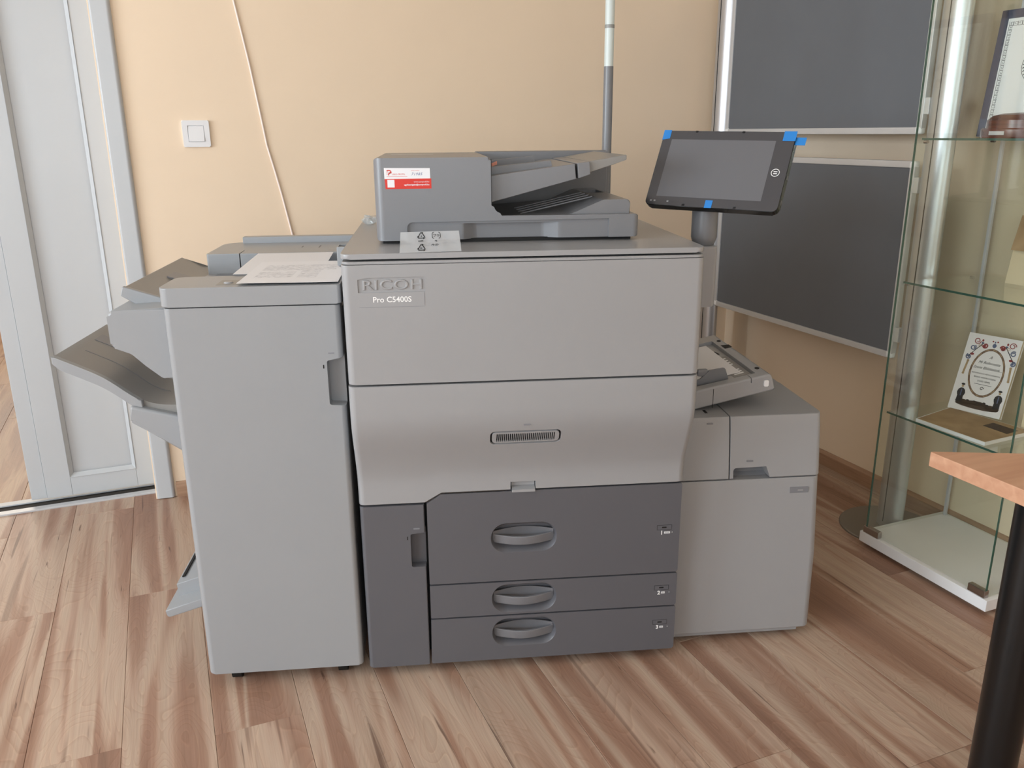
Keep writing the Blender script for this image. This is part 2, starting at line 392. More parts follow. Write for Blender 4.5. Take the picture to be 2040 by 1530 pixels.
# sliding door: leaf with a recessed panel, casing, floor track
d = struct('door_1', box(-.588, -.145, 3.418, 3.442, .018, 2.1), 'white_paint')
def dpart(name, *a, mat='white_paint', **k): return obj(name, box(*a, **k), mat, d)
dpart('stile', -.533, -.446, 3.398, 3.418, .018, 2.1, bev=.002)
dpart('stile', -.214, -.146, 3.398, 3.418, .018, 2.1, bev=.002)
dpart('rail', -.446, -.214, 3.398, 3.418, .018, .092, bev=.002)
dpart('rail', -.446, -.214, 3.398, 3.418, 1.95, 2.1, bev=.002)
dpart('edge_strip', -.588, -.534, 3.405, 3.42, .018, 2.1, bev=.003)
bm = bmesh.new()                                       # sloping moulding round the panel
o4 = [(-.446, .092), (-.214, .092), (-.214, 1.95), (-.446, 1.95)]; i4 = [(-.433, .105), (-.227, .105), (-.227, 1.937), (-.433, 1.937)]
for i in range(4):
    a, b = o4[i], o4[(i+1) % 4]; c, e = i4[(i+1) % 4], i4[i]
    vs = [bm.verts.new((p[0], y, p[1])) for p, y in ((a, 3.395), (b, 3.395), (c, 3.413), (e, 3.413))]; bm.faces.new(vs)
obj('moulding', bm, 'white_paint', d, smooth=0)
bm = bmesh.new()
add_prism(bm, rpoly([(-.146, YB+.12), (-.146, YB-.012, .008), (-.084, YB-.018, .012), (-.080, YB+.001)]), 'z', 0.004, 2.1)
struct('trim_1', bm, 'white_paint', smooth=40)
struct('trim_2', box(-1.62, -.080, YB-.016, YB+.02, 2.1, 2.17, bev=.004), 'white_paint')
tr = struct('trim_3', box(DX0, DX1+.002, 3.335, 3.368, -.004, .006, bev=.001), 'silver_matt')
obj('track_groove', box(DX0, DX1+.002, 3.368, 3.425, -.004, -.001), 'black_gap', tr)
obj('track_rail', box(DX0, DX1+.002, 3.425, 3.4605, -.004, .004, bev=.001), 'white_paint', tr)
# light switch on the back wall
t = thing('light_switch', 'white square light switch on the beige wall beside the door', 'switch', (.142, YB, 1.315))
bm = prism(rrect(.097, .187, 1.307, 1.397, .004), 'y', YB-.009, YB, bev=.0025, ends=(1, 0))
bm = carve(bm, [box(.1145, .1695, YB-.02, YB-.004, 1.3245, 1.3795)])
obj('frame', bm, 'white_plastic', t)
obj('rocker', prism([(YB-.0035, 1.326), (YB-.0035, 1.378), (YB-.0065, 1.378), (YB-.0125, 1.326)], 'x', .116, .168, bev=.0008), 'white_plastic', t)
# thin cable hanging down the back wall
path = [(.30, YB-.004, 2.64), (.303, YB-.004, 2.2), (.309, YB-.004, 1.80), (.344, YB-.004, 1.585), (.362, YB-.004, 1.45), (.38, YB-.004, 1.309), (.402, YB-.004, 1.21), (.419, YB-.004, 1.127), (.447, YB-.004, .972), (.47, YB-.004, .85), (.48, YB-.006, .5), (.485, YB-.018, .062), (.485, YB-.022, .003)]
tag(obj('cable', tube(path, .0034), 'cable_pink'), 'thin pale pink cable hanging down the beige wall', 'cable')

# ================================================================== PRINTER FRAME (u right, v back, w up)
PO = Vector((.35604, 1.85530, 0)); TH = YP-YW
PF = (PO, Matrix.Rotation(TH, 3, 'Z'))
FRONT = lambda u, v, w: basis((u, v, w), (1, 0, 0), (0, 0, 1))       # plane facing the viewer (-v)
V0, UR = -.065, .805
def caster(parent, u, v, h=.05):
    c = obj('caster', join(cyl((u-.012, v, .022), (u+.012, v, .022), .022, seg=20), box(u-.016, u+.016, v-.01, v+.018, .026, h)), 'black_gap', parent)
    return c
def front_panel(u0, u1, w0, w1, v, depth, rl, rr, bev=.002):
    poly = rpoly([(u0, v+depth), (u0, v, rl), (u1, v, rr), (u1, v+depth)])
    return prism(poly, 'z', w0, w1, bev=bev)
t = thing('office_printer', 'large grey production printer with dark drawers, document feeder and tilted screen', 'printer', (.4, .4, 0), PF)
obj('body', box(.006, UR-.006, .037, .80, .05, 1.085), 'black_gap', t, smooth=0)
obj('side_panel', box(UR-.0065, UR-.001, .03, .80, .05, 1.086, bev=.002), 'grey_light', t)
obj('side_panel', box(.001, .0065, .03, .80, .05, 1.086, bev=.002), 'grey_light', t)
obj('rear_panel', box(.004, UR-.004, .80, .806, .05, 1.086, bev=.002), 'grey_light', t)
for u, v in ((.07, .07), (.73, .07), (.07, .73), (.73, .73)): caster(t, u, v, .052)
lidp = rpoly([(0, .82, .01), (0, V0+.006, .022), (UR+.002, V0+.006, .022), (UR+.002, .82, .01)], 6)
obj('top_cover', prism(lidp, 'z', 1.0898, 1.1015, bev=.003), 'grey_light', t)
# upper front cover with brand plate
up = front_panel(.001, UR, .8105, 1.0785, V0, .085, .017, .017)
cuts = [prism(rpoly([(.035, 1.0182, .001), (.1795, 1.0186, .001), (.1800, 1.0512, .002), (.058, 1.0508, .001), (.035, 1.0470, .001)]), 'y', V0-.01, V0+.0030),
        box(.796, .81, V0+.004, V0+.006, 1.006, 1.02)]
up = carve(up, cuts); upc = obj('upper_cover', up, 'grey_light', t)
obj('trim_strip', front_panel(.003, UR-.002, 1.0797, 1.0855, V0+.002, .05, .016, .016, bev=.001), 'grey_light', t)
M = FRONT(.0435, V0+.0030, 1.0245)
bm = text_bm('RICOH', .0295, Matrix.Identity(4), extrude=.0006, bevel=.0019, spacing=1.08, bold=-.0011)
xs = [v.co.x for v in bm.verts]; k = .1290/(max(xs)-min(xs))
bmesh.ops.transform(bm, matrix=M @ Matrix.Diagonal((k, 1.02, 1, 1)), verts=bm.verts)
obj('brand_lettering', bm, 'grey_light', upc, smooth=30, label='raised grey maker lettering')
bm = text_bm('Pro C5400S', .0172, FRONT(.0655, V0-.0001, .9970), extrude=.0001, bold=.0002, spacing=1.0)
obj('model_lettering', bm, 'white_print', upc, smooth=0, label='white model lettering')
bm = join(flat([(.1775, .989), (.1784, .989), (.1784, 1.0165), (.1775, 1.0165)], FRONT(0, V0-.0001, 0)), flat([(.036, .9862), (.1784, .9862), (.1784, .9866), (.036, .9866)], FRONT(0, V0-.0001, 0)))
obj('plate_outline', bm, 'grey_mark', upc, smooth=0)
obj('edge_slot', box(.0045, .0065, V0+.008, V0+.0095, 1.006, 1.018), 'black_gap', upc, smooth=0)
# middle cover: bulged at the top, swept in at the bottom
PR = [(.806, V0+.001), (.78, V0), (.74, V0), (.72, V0+.001), (.70, V0+.005), (.68, V0+.012), (.657, V0+.022), (.632, V0+.034), (.605, V0+.0465), (.58, V0+.0565), (.565, V0+.061), (.55, V0+.0635), (.535, V0+.0645), (.52, V0+.065), (.487, V0+.0655)]
def prof(wv):
    for (a, va), (b, vb) in zip(PR, PR[1:]):
        if a >= wv >= b: return va+(vb-va)*(a-wv)/(a-b)
    return PR[0][1] if wv > PR[0][0] else PR[-1][1]
def wbot(u): return .4868 if u < .159 else (.4868+(u-.159)/(.2-.159)*.0238 if u < .2 else .5106)
rr = .016
us = [(0, .075), (0, rr)]+[(rr-rr*math.cos(a), rr-rr*math.sin(a)) for a in (PI/8, PI/4, 3*PI/8)]+[(rr, 0), (.08, 0), (.159, 0), (.2, 0), (.30, 0), (.5, 0), (.7, 0)]
us += [(UR-p[0], p[1]) for p in reversed(us[:6])]
ts = [0, .004]+[(.806-a)/(.806-.5106) for a, _ in PR[1:-1] if a > .53]+[.965, .985, .996, 1]
bm = bmesh.new(); G = []
for ti in ts:
    row = []
    for (u, dv) in us:
        wv = .8053+ti*(wbot(u)-.8053); inset = .0016 if ti in (0, 1) else 0
        row.append(bm.verts.new((u, prof(wv)+dv+inset, wv)))
    G.append(row)
for a, b in zip(G, G[1:]):
    for i in range(len(us)-1): bm.faces.new((a[i], a[i+1], b[i+1], b[i]))
bm.faces.new([r[0] for r in G]+[r[-1] for r in reversed(G)]) if False else None
for row in (G[0], G[-1]): bm.faces.new(row)
bm.faces.new([r[0] for r in G]+[]) if False else None
left = [r[0] for r in G]; right = [r[-1] for r in G]
for i in range(len(G)-1): bm.faces.new((left[i], left[i+1], right[i+1], right[i]))
bmesh.ops.recalc_face_normals(bm, faces=bm.faces[:])
sv = prof(.665)
vent_ang = math.atan2(prof(.645)-prof(.685), .04)
MV = Matrix.Translation((.4015, prof(.6645), .6640)) @ Matrix.Rotation(vent_ang, 4, 'X') @ Matrix.Rotation(PI/2, 4, 'X')
# MV: x right, y up along the cover, z out of it
vc = prism(rrect(-.0835, .0835, -.021, .021, .012), 'z', -.009, .02); bmesh.ops.transform(vc, matrix=MV, verts=vc.verts)
mid = carve(bm, [vc, box(.3693, .4311, -.05, .03, .505, .5318)])
mc = obj('middle_cover', mid, 'grey_light', t, smooth=32)
bm = prism(rrect(-.083, .083, -.0205, .0205, .0115), 'z', -.009, -.006); bmesh.ops.transform(bm, matrix=MV, verts=bm.verts)
obj('vent_backing', bm, 'black_gap', mc, smooth=0)
gp = prism(rrect(-.0793, .0793, -.0165, .0165, .009), 'z', -.0055, -.0005, bev=.001, ends=(0, 1))
cuts = []
for i in range(31):
    x = -.0675+i*.0045; b_ = prism([(x-.0016, -.0125), (x+.0012, -.0125), (x+.0018, .0118), (x-.0010, .0118)], 'z', -.02, .01); cuts.append(b_)
gp = carve(gp, [join(*cuts)]); bmesh.ops.transform(gp, matrix=MV, verts=gp.verts)
obj('vent_grille', gp, 'grey_light', mc, smooth=20)
obj('status_mark', flat(rrect(.3955, .4125, .698, .7015, .0015), FRONT(0, V0+.0045, 0), .0006), 'grey_mark', mc)
lt = join(prism([(.02, .506), (-.006, .506), (-.006, .5125), (.012, .5175), (.014, .5315), (.02, .5315)], 'x', .3725, .4295, bev=.0005))
obj('latch', lt, 'grey_light', mc, smooth=30)
# lower left door
dd = front_panel(.0015, .157, .031, .4822, 0, .035, .011, .003)
dd = carve(dd, [prism(rpoly([(.121, .314, .005), (.17, .314), (.17, .4095), (.121, .404, .005)]), 'y', -.02, .026)])
ld = obj('lower_door', dd, 'grey_dark', t)
obj('grip_pocket', box(.119, .158, .0262, .03, .31, .412), 'grey_dark', ld)
obj('status_mark', flat(rrect(.129, .144, .417, .421, .001), FRONT(0, -.0001, 0)), 'grey_mark', ld)
obj('indicator_slot', flat(rrect(.1125, .1148, .389, .3985, .001), FRONT(0, -.0001, 0)), 'black_gap', ld)
# three paper drawers
def drawer(poly, wc, num, tri):
    bm = prism(poly, 'y', 0, .035, bev=.0018, ends=(1, 0))
    def st(s, v): return [(p.x, v, p.y) for p in rrect(.402-.0825*s, .402+.0825*s, wc-.040*s, wc+.040*s, .0385*s, 8)]
    def st2(su, sw, v): return [(.402+(p.x-.402)*su, v, wc+(p.y-wc)*sw) for p in rrect(.402-.083, .402+.083, wc-.0405, wc+.0405, .039, 8)]
    rec = add_loft(bmesh.new(), [st2(1.012, 1.02, -.004), st2(1.0, 1.0, 0), st2(.975, .93, .003), st2(.955, .80, .012), st2(.93, .66, .026), st2(.9, .55, .034)])
    bm = carve(bm, [rec]); dr = obj('drawer', bm, 'grey_dark', t, smooth=40)
    # bowed grip across the recess with an open pocket behind it
    bm = bmesh.new(); rings = []
    for i in range(25):
        s = i/24; u = .3245+s*.155; bow = math.sin(PI*s)
        v = .016-.018*bow; h0, h1 = wc-.0185-.002*bow, wc+.0045-.003*bow
        th = .004+.003*bow
        rings.append([(u, v, h0+.002), (u, v+.0015, h0), (u, v+th, h0), (u, v+th, h1), (u, v+.0015, h1), (u, v, h1-.002)])
    obj('handle', add_loft(bm, rings), 'grey_handle', dr, smooth=50)
    bm = bmesh.new(); rings = []
    for i in range(25):
        s = i/24; u = .3255+s*.153; bow = math.sin(PI*s)
        v = .0165+.013*bow
        rings.append([(u, v, wc-.02), (u, v+.003, wc-.02), (u, v+.003, wc+.012+.004*bow), (u, v, wc+.012+.004*bow)])
    obj('pocket_wall', add_loft(bm, rings), 'grey_handle', dr, smooth=50)
    wl = {1: .3775, 2: .2055, 3: .1035}[num]
    FP = FRONT(0, -.0001, 0)
    bm = join(*[flat(q, FP) for q in (line_poly(((.7415, wl+.0165), (.779, wl+.0165)), .0005), line_poly(((.7415, wl+.0035), (.779, wl+.0035)), .0005), line_poly(((.7415, wl+.0035), (.7415, wl+.0165)), .0005), line_poly(((.779, wl+.0035), (.779, wl+.0165)), .0005))])
    obj('label_outline', bm, 'black_gap', dr, smooth=0)
    obj('indicator_slot', flat(rrect(.754, .766, wl+.0082, wl+.0118, .0015), FP), 'black_gap', dr, smooth=0)
    obj('tray_number', text_bm(str(num), .0150, FRONT(.7500, -.0003, wl-.0095), bold=.0005), 'white_print', dr, smooth=0)
    wd = .0155 if num == 1 else .0095
    ic = flat(rrect(.7600, .7600+wd, wl-.0072, wl-.0015, .0008), FRONT(0, -.0002, 0))
    obj('tray_icon', ic, 'white_print', dr, smooth=0)
    ln = [flat(line_poly(((.7615, wl-.0028-k*.0014), (.7585+wd, wl-.0028-k*.0014)), .0004), FRONT(0, -.0008, 0)) for k in range(3)]
    obj('icon_lines', join(*ln), 'grey_mark', dr, smooth=0)
    obj('arrow_mark', flat([(.7805, wl-.006), (.782, wl-.0042), (.7805, wl-.002)], FP), 'white_print', dr, smooth=0)
drawer(rpoly([(.1635, .2620, .002), (.8005, .2600, .004), (.8005, .5070, .003), (.1990, .5070, .003), (.1635, .4835, .002)]), .3805, 1, 0)
drawer(rpoly([(.1635, .1648, .002), (.8005, .1626, .004), (.8005, .2558, .004), (.1635, .2578, .002)]), .2100, 2, 0)
drawer(rpoly([(.161, .0325, .003), (.8005, .0315, .006), (.8005, .1584, .004), (.1635, .1606, .002)]), .1110, 3, 0)
# ---------------- document feeder
AV, AB, AT = .095, 1.1095, 1.2955
fp = rpoly([(.0715, AB, .008), (.690, AB, .008), (.690, 1.1625, .009), (.339, 1.1632, .024), (.339, AT, .007), (.0715, AT, .009)], 7)
bm = prism(fp, 'y', AV, .60, bev=.006, seg=3, ends=(1, 1))
rec = prism(rpoly([(.143, AB-.01), (.6175, AB-.01), (.6175, 1.1530, .002), (.143, 1.1512, .012)], 6), 'y', AV-.02, AV+.007)
sc = prism(rpoly([(.262, AV-.03), (.512, AV-.03), (.512, AV+.0065), (.497, AV+.008, .010), (.462, AV+.026, .022), (.300, AV+.026, .020), (.274, AV+.008, .010), (.262, AV+.0065)], 6), 'z', AB-.01, 1.1465)
def corner_cut(u, v, r, s):
    arc = [(u+s*(r-r*math.cos(a)), v+r-r*math.sin(a)) for a in [k*PI/16 for k in range(9)]]
    return prism(arc+[(u+s*r, v-.01), (u-s*.01, v-.01), (u-s*.01, v+r)], 'z', AB-.02, AT+.02)
bm = carve(bm, [corner_cut(.0715, AV, .022, 1), corner_cut(.690, AV, .014, -1), rec, sc, box(.342, .67, .112, .545, 1.147, 1.22), box(.240, .310, .50, .518, 1.283, 1.31)])
adf = obj('document_feeder', bm, 'grey_mid', t, smooth=35)
obj('hinge_gap', box(.085, .675, .115, .58, 1.1012, 1.1105), 'black_gap', adf, smooth=0)
obj('rear_wall', box(.330, .704, .545, .605, 1.145, 1.2985, bev=.004), 'grey_mid', adf)
obj('feed_mouth', box(.332, .3415, .113, .545, 1.150, 1.290), 'black_gap', adf, smooth=0)
# exit tray floor, rising to the right
et = prism(rpoly([(.348, 1.146), (.672, 1.146), (.672, 1.195, .008), (.606, 1.1945, .02), (.53, 1.163, .05), (.348, 1.152)], 5), 'y', .116, .545, bev=.004)
et = carve(et, [box(.612, .660, .36, .48, 1.182, 1.21)])
obj('exit_tray', et, 'grey_mid', adf, smooth=40)
for v in (.22, .27, .32, .37): obj('tray_rib', prism([(.42, 1.1545), (.600, 1.1935), (.600, 1.1965), (.42, 1.1575)], 'y', v, v+.006), 'grey_mid', adf, smooth=0)
# original tray
it = prism(rpoly([(.3395, 1.2525), (.3395, 1.1915), (.5418, 1.2430), (.5385, 1.2780, .002)], 3), 'y', .12, .535, bev=.002)
obj('input_tray', it, 'grey_mid', adf, smooth=35)
it2 = prism(rpoly([(.5440, 1.2795, .002), (.5468, 1.2440), (.5755, 1.2530), (.5735, 1.2825, .002)], 3), 'y', .12, .535, bev=.002)
obj('tray_joint', it2, 'grey_mid', adf, smooth=35)
it3 = prism(rpoly([(.5745, 1.2828), (.576, 1.2560), (.6635, 1.2855, .003), (.6635, 1.2970, .002)], 4), 'y', .13, .525, bev=.002)
obj('tray_extension', it3, 'grey_tray', adf, smooth=35, label='brownish grey tray extension')
def sl(u): return 1.2525+(u-.3395)*.1281
for v, u1, hh, h1 in ((.165, .492, .018, .0125), (.41, .482, .024, .018)):
    bm = prism(rpoly([(.3415, sl(.3415)-.004), (u1, sl(u1)-.004), (u1-.004, sl(u1)+h1, .003), (.3415, sl(.3415)+hh)]), 'y', v, v+.012, bev=.001)
    obj('paper_guide', bm, 'grey_mid', adf, smooth=35)
obj('wrapping_scrap', add_loft(bmesh.new(), [[(.352+.012*i+.002*math.sin(7*i), .402-.004*math.cos(5*i+k), sl(.345+.012*i)+.010+.005*math.sin(k*PI/2+i)+.003*i) for k in range(4)] for i in range(3)]), 'orange_bits', adf, label='small pinkish scrap of wrapping')
obj('top_slot', box(.238, .312, .497, .521, AT-.006, AT-.0045), 'black_gap', adf, smooth=0)
obj('top_label', flat([(.10, .36), (.21, .36), (.21, .44), (.10, .44)], basis((0, 0, AT+.0001), (1, 0, 0), (0, 1, 0))), 'grey_light', adf, smooth=0)
# service sticker on the feeder
SV = AV-.0004
SK = Matrix.Translation((-.0022, 0, -.0018)) @ FRONT(0, SV, 0)
st = obj('service_sticker', flat([(.0982, 1.2514), (.2020, 1.2516), (.2015, 1.2745), (.0978, 1.2758)], Matrix.Translation((0, .0004, 0)) @ SK), 'sticker_white', adf, smooth=0, label='white and red service sticker')
obj('red_band', flat([(.0998, 1.2290), (.2040, 1.2292), (.2040, 1.2516), (.0985, 1.2514)], Matrix.Translation((0, .0004, 0)) @ SK), 'sticker_red', st, smooth=0)
obj('white_patch', flat(rrect(.1045, .1205, 1.2325, 1.2495, .0004), SK, .0003), 'sticker_white', st, smooth=0)
def stxt(name, s, size, u, w_, mat, **k): obj(name, text_bm(s, size, Matrix.Translation((-.0022, -.0002, -.0018)) @ FRONT(u, SV, w_), **k), mat, st, smooth=0)
stxt('sticker_text', 'URO-PROFIL', .0050, .1160, 1.2600, 'sticker_red', spacing=1.05, res=2)
stxt('sticker_text', 'szervíz vonalkód', .0028, .1590, 1.2685, 'sticker_red', res=2)
stxt('sticker_text', '71985', .0082, .1590, 1.2590, 'ink_blue', shear=.3, spacing=1.25, res=2)
stxt('sticker_text', 'www.europrofil.hu', .0046, .1995, 1.2430, 'sticker_white', align='RIGHT', res=2)
stxt('sticker_text', 'ugyfelszolgalat@europrofil.hu', .0048, .1995, 1.2365, 'sticker_white', align='RIGHT', res=2, bold=.0001)
obj('underline', flat(line_poly(((.1035, 1.2568), (.150, 1.2568)), .0006), SK), 'sticker_red', st, smooth=0)
bow = [(.1080+.0055*math.cos(a), 1.2672+.0030*math.sin(a)) for a in [x*PI/8 for x in range(-4, 7)]]
lg = [flat(line_poly((a, b), .0024), SK) for a, b in zip(bow, bow[1:])]
lg += [flat(line_poly(((.1082, 1.2640), (.1150, 1.2650)), .0018), SK), flat(line_poly(((.1090, 1.2642), (.1076, 1.2595)), .0022), SK)]
lg += [flat(line_poly(((.1030, 1.2700-k*.0028), (.1065, 1.2706-k*.0028)), .0005), SK) for k in range(4)]
obj('sticker_logo', join(*lg), 'sticker_red', st, smooth=0)
# ---------------- control panel on its arm
arm = prism(rpoly([(UR-.004, .198), (.925, .198, .012), (.925, .32, .02), (UR-.004, .32)]), 'z', .90, 1.068, bev=.006, seg=3)
arm = carve(arm, [prism([(.80, .89), (.95, .89), (.95, .93), (.915, .912), (.80, .906)], 'y', .1, .4)])
obj('panel_bracket', arm, 'grey_light', t)
obj('panel_post', lathe([(.026, 1.0685), (.030, 1.078), (.033, 1.088), (.033, 1.205), (.030, 1.212)], .8985, .24), 'grey_mid', t)
yaw, tilt = math.radians(38), math.radians(30.5)
ex = Vector((math.cos(yaw), -math.sin(yaw), 0)); bk = Vector((math.sin(yaw), math.cos(yaw), 0))
ey = Vector((0, 0, 1))*math.cos(tilt)+bk*math.sin(tilt)
rl = math.radians(-1.1); ex, ey = ex*math.cos(rl)+ey*math.sin(rl), ey*math.cos(rl)-ex*math.sin(rl)
MP = basis((.9047, .18, 1.259), ex, ey)
def pan(bm): bmesh.ops.transform(bm, matrix=MP, verts=bm.verts); return bm
PWd, PHt = .336, .208
obj('panel_neck', add_cyl(bmesh.new(), (.8985, .24, 1.19), tuple(MP @ Vector((-.01, -.01, -.02))), .022, .028), 'grey_mid', t)
cpn = obj('control_panel', pan(prism(rrect(-PWd/2, PWd/2, -PHt/2, PHt/2, .014, 6), 'z', -.022, -.0015, bev=.005, seg=3, ends=(1, 0))), 'black_shiny', t)
obj('bezel', pan(prism(rrect(-PWd/2+.001, PWd/2-.001, -PHt/2+.001, PHt/2-.001, .013, 6), 'z', -.0015, 0, bev=.0008, ends=(0, 1))), 'bezel', cpn)
obj('display', pan(prism(rrect(-.142, .124, -.079, .079, .001), 'z', 0, .0003)), 'screen', cpn, smooth=0)
ring = join(*[flat(line_poly(((.141+.0095*math.cos(a), -.004+.0095*math.sin(a)), (.141+.0095*math.cos(a+PI/8), -.004+.0095*math.sin(a+PI/8))), .0014), Matrix.Identity(4), .0005) for a in [k*PI/8 for k in range(16)]])
ring = join(ring, flat([(.1365, -.0075), (.1455, -.0075), (.1455, -.0055), (.1365, -.0055)], Matrix.Identity(4), .0005), flat([(.1365, -.0025), (.1455, -.0025), (.1455, -.0005), (.1365, -.0005)], Matrix.Identity(4), .0005))
obj('home_button', pan(ring), 'white_print', cpn, smooth=0)
for a, b in ((-.153, -.092), (-.143, -.092), (-.108, -.092)): obj('indicator_icon', pan(prism(rrect(a-.0025, a+.0025, b-.002, b+.002, .001), 'z', 0, .0004)), 'grey_light', cpn, smooth=0)
obj('blue_tape', pan(prism([(-.168, .077), (-.148, .081), (-.148, .1045), (-.168, .1045)], 'z', .0005, .0009)), 'blue_tape', cpn, smooth=0)
obj('blue_tape', pan(prism([(-.010, -.1045), (.008, -.1045), (.008, -.084), (-.010, -.084)], 'z', .0005, .0009)), 'blue_tape', cpn, smooth=0)
obj('blue_tape', pan(join(prism([(.139, .079), (.169, .079), (.169, .1045), (.139, .1045)], 'z', .0005, .0009), box(.168, .192, .072, .092, -.006, -.0052))), 'blue_tape', cpn, smooth=0)
for x, y in ((-.08, .101), (.04, .101), (-.065, -.1), (.065, -.1)): obj('bumper', pan(box(x-.003, x+.003, y-.002, y+.002, .0002, .0016)), 'black_gap', cpn, smooth=0)
for y in (-.01, -.075): obj('side_key', pan(box(.1675, .1687, y-.006, y+.006, -.015, -.008)), 'grey_dark', cpn, smooth=0)
# ---------------- status light pole behind the feeder
pu_, pv_ = .7345, .70
obj('status_pole', lathe([(.0145, 1.1005), (.0145, 1.285), (.014, 1.2852), (.014, 1.5325)], pu_, pv_, 24), 'grey_mid', t)
obj('lamp_segment', lathe([(.0135, 1.5325), (.0135, 1.636)], pu_, pv_, 24), 'lamp_white', t)
obj('lamp_ring', lathe([(.0142, 1.636), (.0142, 1.6455)], pu_, pv_, 24), 'lamp_ring', t)
obj('lamp_segment', lathe([(.0135, 1.6455), (.0135, 1.75)], pu_, pv_, 24), 'lamp_white', t)
obj('lamp_cap', lathe([(.0142, 1.75), (.0142, 1.765), (.009, 1.772)], pu_, pv_, 24), 'lamp_ring', t)
# ================================================================== FINISHER on the left
t = thing('finisher', 'tall pale grey finisher cabinet with slanted output trays docked beside the printer', 'finisher', (-.2, .38, 0), PF)
FX0, FX1 = -.399, -.0135
fd = prism(rpoly([(FX0, .05), (FX0, 0, .016), (FX1, 0, .012), (FX1, .05)]), 'z', .042, .9815, bev=.003)
fd = carve(fd, [prism(rpoly([(-.0505, .746, .006), (0, .742), (0, .862), (-.0505, .852, .006)]), 'y', -.02, .036)])
fdo = obj('front_door', fd, 'grey_fin', t)
obj('grip_pocket', box(-.053, -.016, .037, .045, .736, .866, bev=.001), 'grey_mid', fdo)
obj('status_mark', flat(rrect(-.046, -.032, .868, .8715, .001), FRONT(0, -.0001, 0), .0005), 'grey_mark', fdo)
obj('indicator_slot', flat(rrect(-.0595, -.0570, .834, .843, .001), FRONT(0, -.0001, 0), .0005), 'black_gap', fdo, smooth=0)
obj('body', box(FX0, FX1, .052, .79, .045, .966, bev=.003), 'grey_fin', t)
obj('top_lid', prism(rpoly([(-.404, .150, .02), (-.404, -.002, .020), (-.0095, -.002, .008), (-.0095, .165, .004)], 6), 'z', .9845, 1.0275, bev=.003, seg=3), 'grey_fin', t)
tl = obj('lid_details', box(-.285, -.215, .025, .09, 1.0276, 1.0280), 'grey_tray', t, smooth=0)
obj('lid_button', lathe([(.011, 1.028), (.009, 1.031), (.003, 1.032)], -.262, .05, 20), 'grey_light', t)
for q in ((-.205, -.185, .04, .09), (-.2365, -.2340, .11, .14)): obj('lid_groove', box(*q, 1.0276, 1.0281), 'grey_dark', t, smooth=0)
obj('valley_floor', box(-.402, FX1, .15, .55, .95, .975, bev=.002), 'grey_mid', t)
rs = prism(rpoly([(-.428, .53, .006), (-.012, .53), (-.012, .79), (-.428, .79, .05)], 6), 'z', .968, 1.0295, bev=.003)
rs = carve(rs, [box(-.3385, -.3355, .52, .60, .95, 1.04)])
rso = obj('rear_housing', rs, 'grey_fin', t)
obj('seam', box(-.3384, -.3356, .532, .598, .968, 1.0265), 'black_gap', rso, smooth=0)
for q in ((-.132, -.129, .63, .68), (-.182, -.179, .64, .67)): obj('housing_slot', box(*q, 1.0296, 1.03), 'grey_dark', rso, smooth=0)
obj('rear_rail', box(-.375, -.004, .765, .80, 1.028, 1.048, bev=.002), 'grey_fin', t)
obj('bridge_guide', carve(box(-.036, -.004, .225, .275, 1.0345, 1.082, bev=.003), [box(-.032, -.008, .23, .27, 1.05, 1.12)]), 'grey_fin', t)
for u, v in ((-.34, .05), (-.07, .05), (-.34, .72), (-.07, .72)): caster(t, u, v, .05)
# proof tray at the top left
pt = prism(rpoly([(-.531, .996, .004), (-.526, 1.009, .004), (-.47, .982), (-.40, .966), (-.40, .948), (-.47, .960)], 3), 'y', .155, .64, bev=.005)
pt = carve(pt, [prism([(-.46, .990), (-.50, 1.02), (-.40, 1.02), (-.40, .975)], 'y', .40, .47)]) if False else pt
obj('proof_tray', pt, 'grey_tray', t, smooth=45)
pg = prism(rpoly([(-.535, .988, .004), (-.528, 1.010, .003), (-.40, .967), (-.40, .945), (-.50, .965)], 3), 'y', .143, .158, bev=.003)
obj('tray_edge', pg, 'grey_fin', t, smooth=45)
obj('tray_dimple', prism([(-.492, .992), (-.492, .9965), (-.43, .9770), (-.43, .9725)], 'y', .37, .44), 'grey_mid', t, smooth=0)
# upper bracket
hb = prism(rpoly([(-.541, .967, .012), (-.541, .884, .012), (-.520, .876, .01), (-.498, .867, .03), (-.470, .838, .03), (-.436, .808, .02), (-.40, .800), (-.40, .974)], 5), 'y', .06, .56, bev=.008, seg=3)
obj('tray_bracket', hb, 'grey_fin', t, smooth=45)
# shift tray: S curved
def scurve(u):
    K = [(-.690, .858), (-.64, .834), (-.59, .809), (-.56, .788), (-.53, .762), (-.502, .741), (-.47, .730), (-.43, .727), (-.395, .727)]
    for (a, za), (b, zb) in zip(K, K[1:]):
        if a <= u <= b: return za+(zb-za)*(u-a)/(b-a)
    return K[-1][1]
ul = [-.690+.295*i/28 for i in range(29)]
top = [(u, sum(scurve(min(max(u+k*.012, -.69), -.395)) for k in (-1, 0, 1))/3) for u in ul]
poly = top+[(u, z-.020) for u, z in reversed(top)]
obj('shift_tray', prism(poly, 'y', .105, .45, bev=.002), 'grey_tray', t, smooth=45)
ue = [p for p in top if p[0] <= -.497]
poly = [(u-.002, z+.002) for u, z in ue]+[(u, z-.026) for u, z in reversed(ue[1:])]+[(-.692, ue[0][1]-.016)]
obj('tray_edge', prism(poly, 'y', .093, .108, bev=.004, seg=2), 'grey_fin', t, smooth=45)
bm = prism([(u, z+.001) for u, z in top[3:22]]+[(u, z-.004) for u, z in reversed(top[3:22])], 'y', .208, .211)
obj('tray_rib', bm, 'grey_mid', t, smooth=0)
bm = prism([(u, z+.0015) for u, z in top[2:9]]+[(u, z-.004) for u, z in reversed(top[2:9])], 'y', .30, .355)
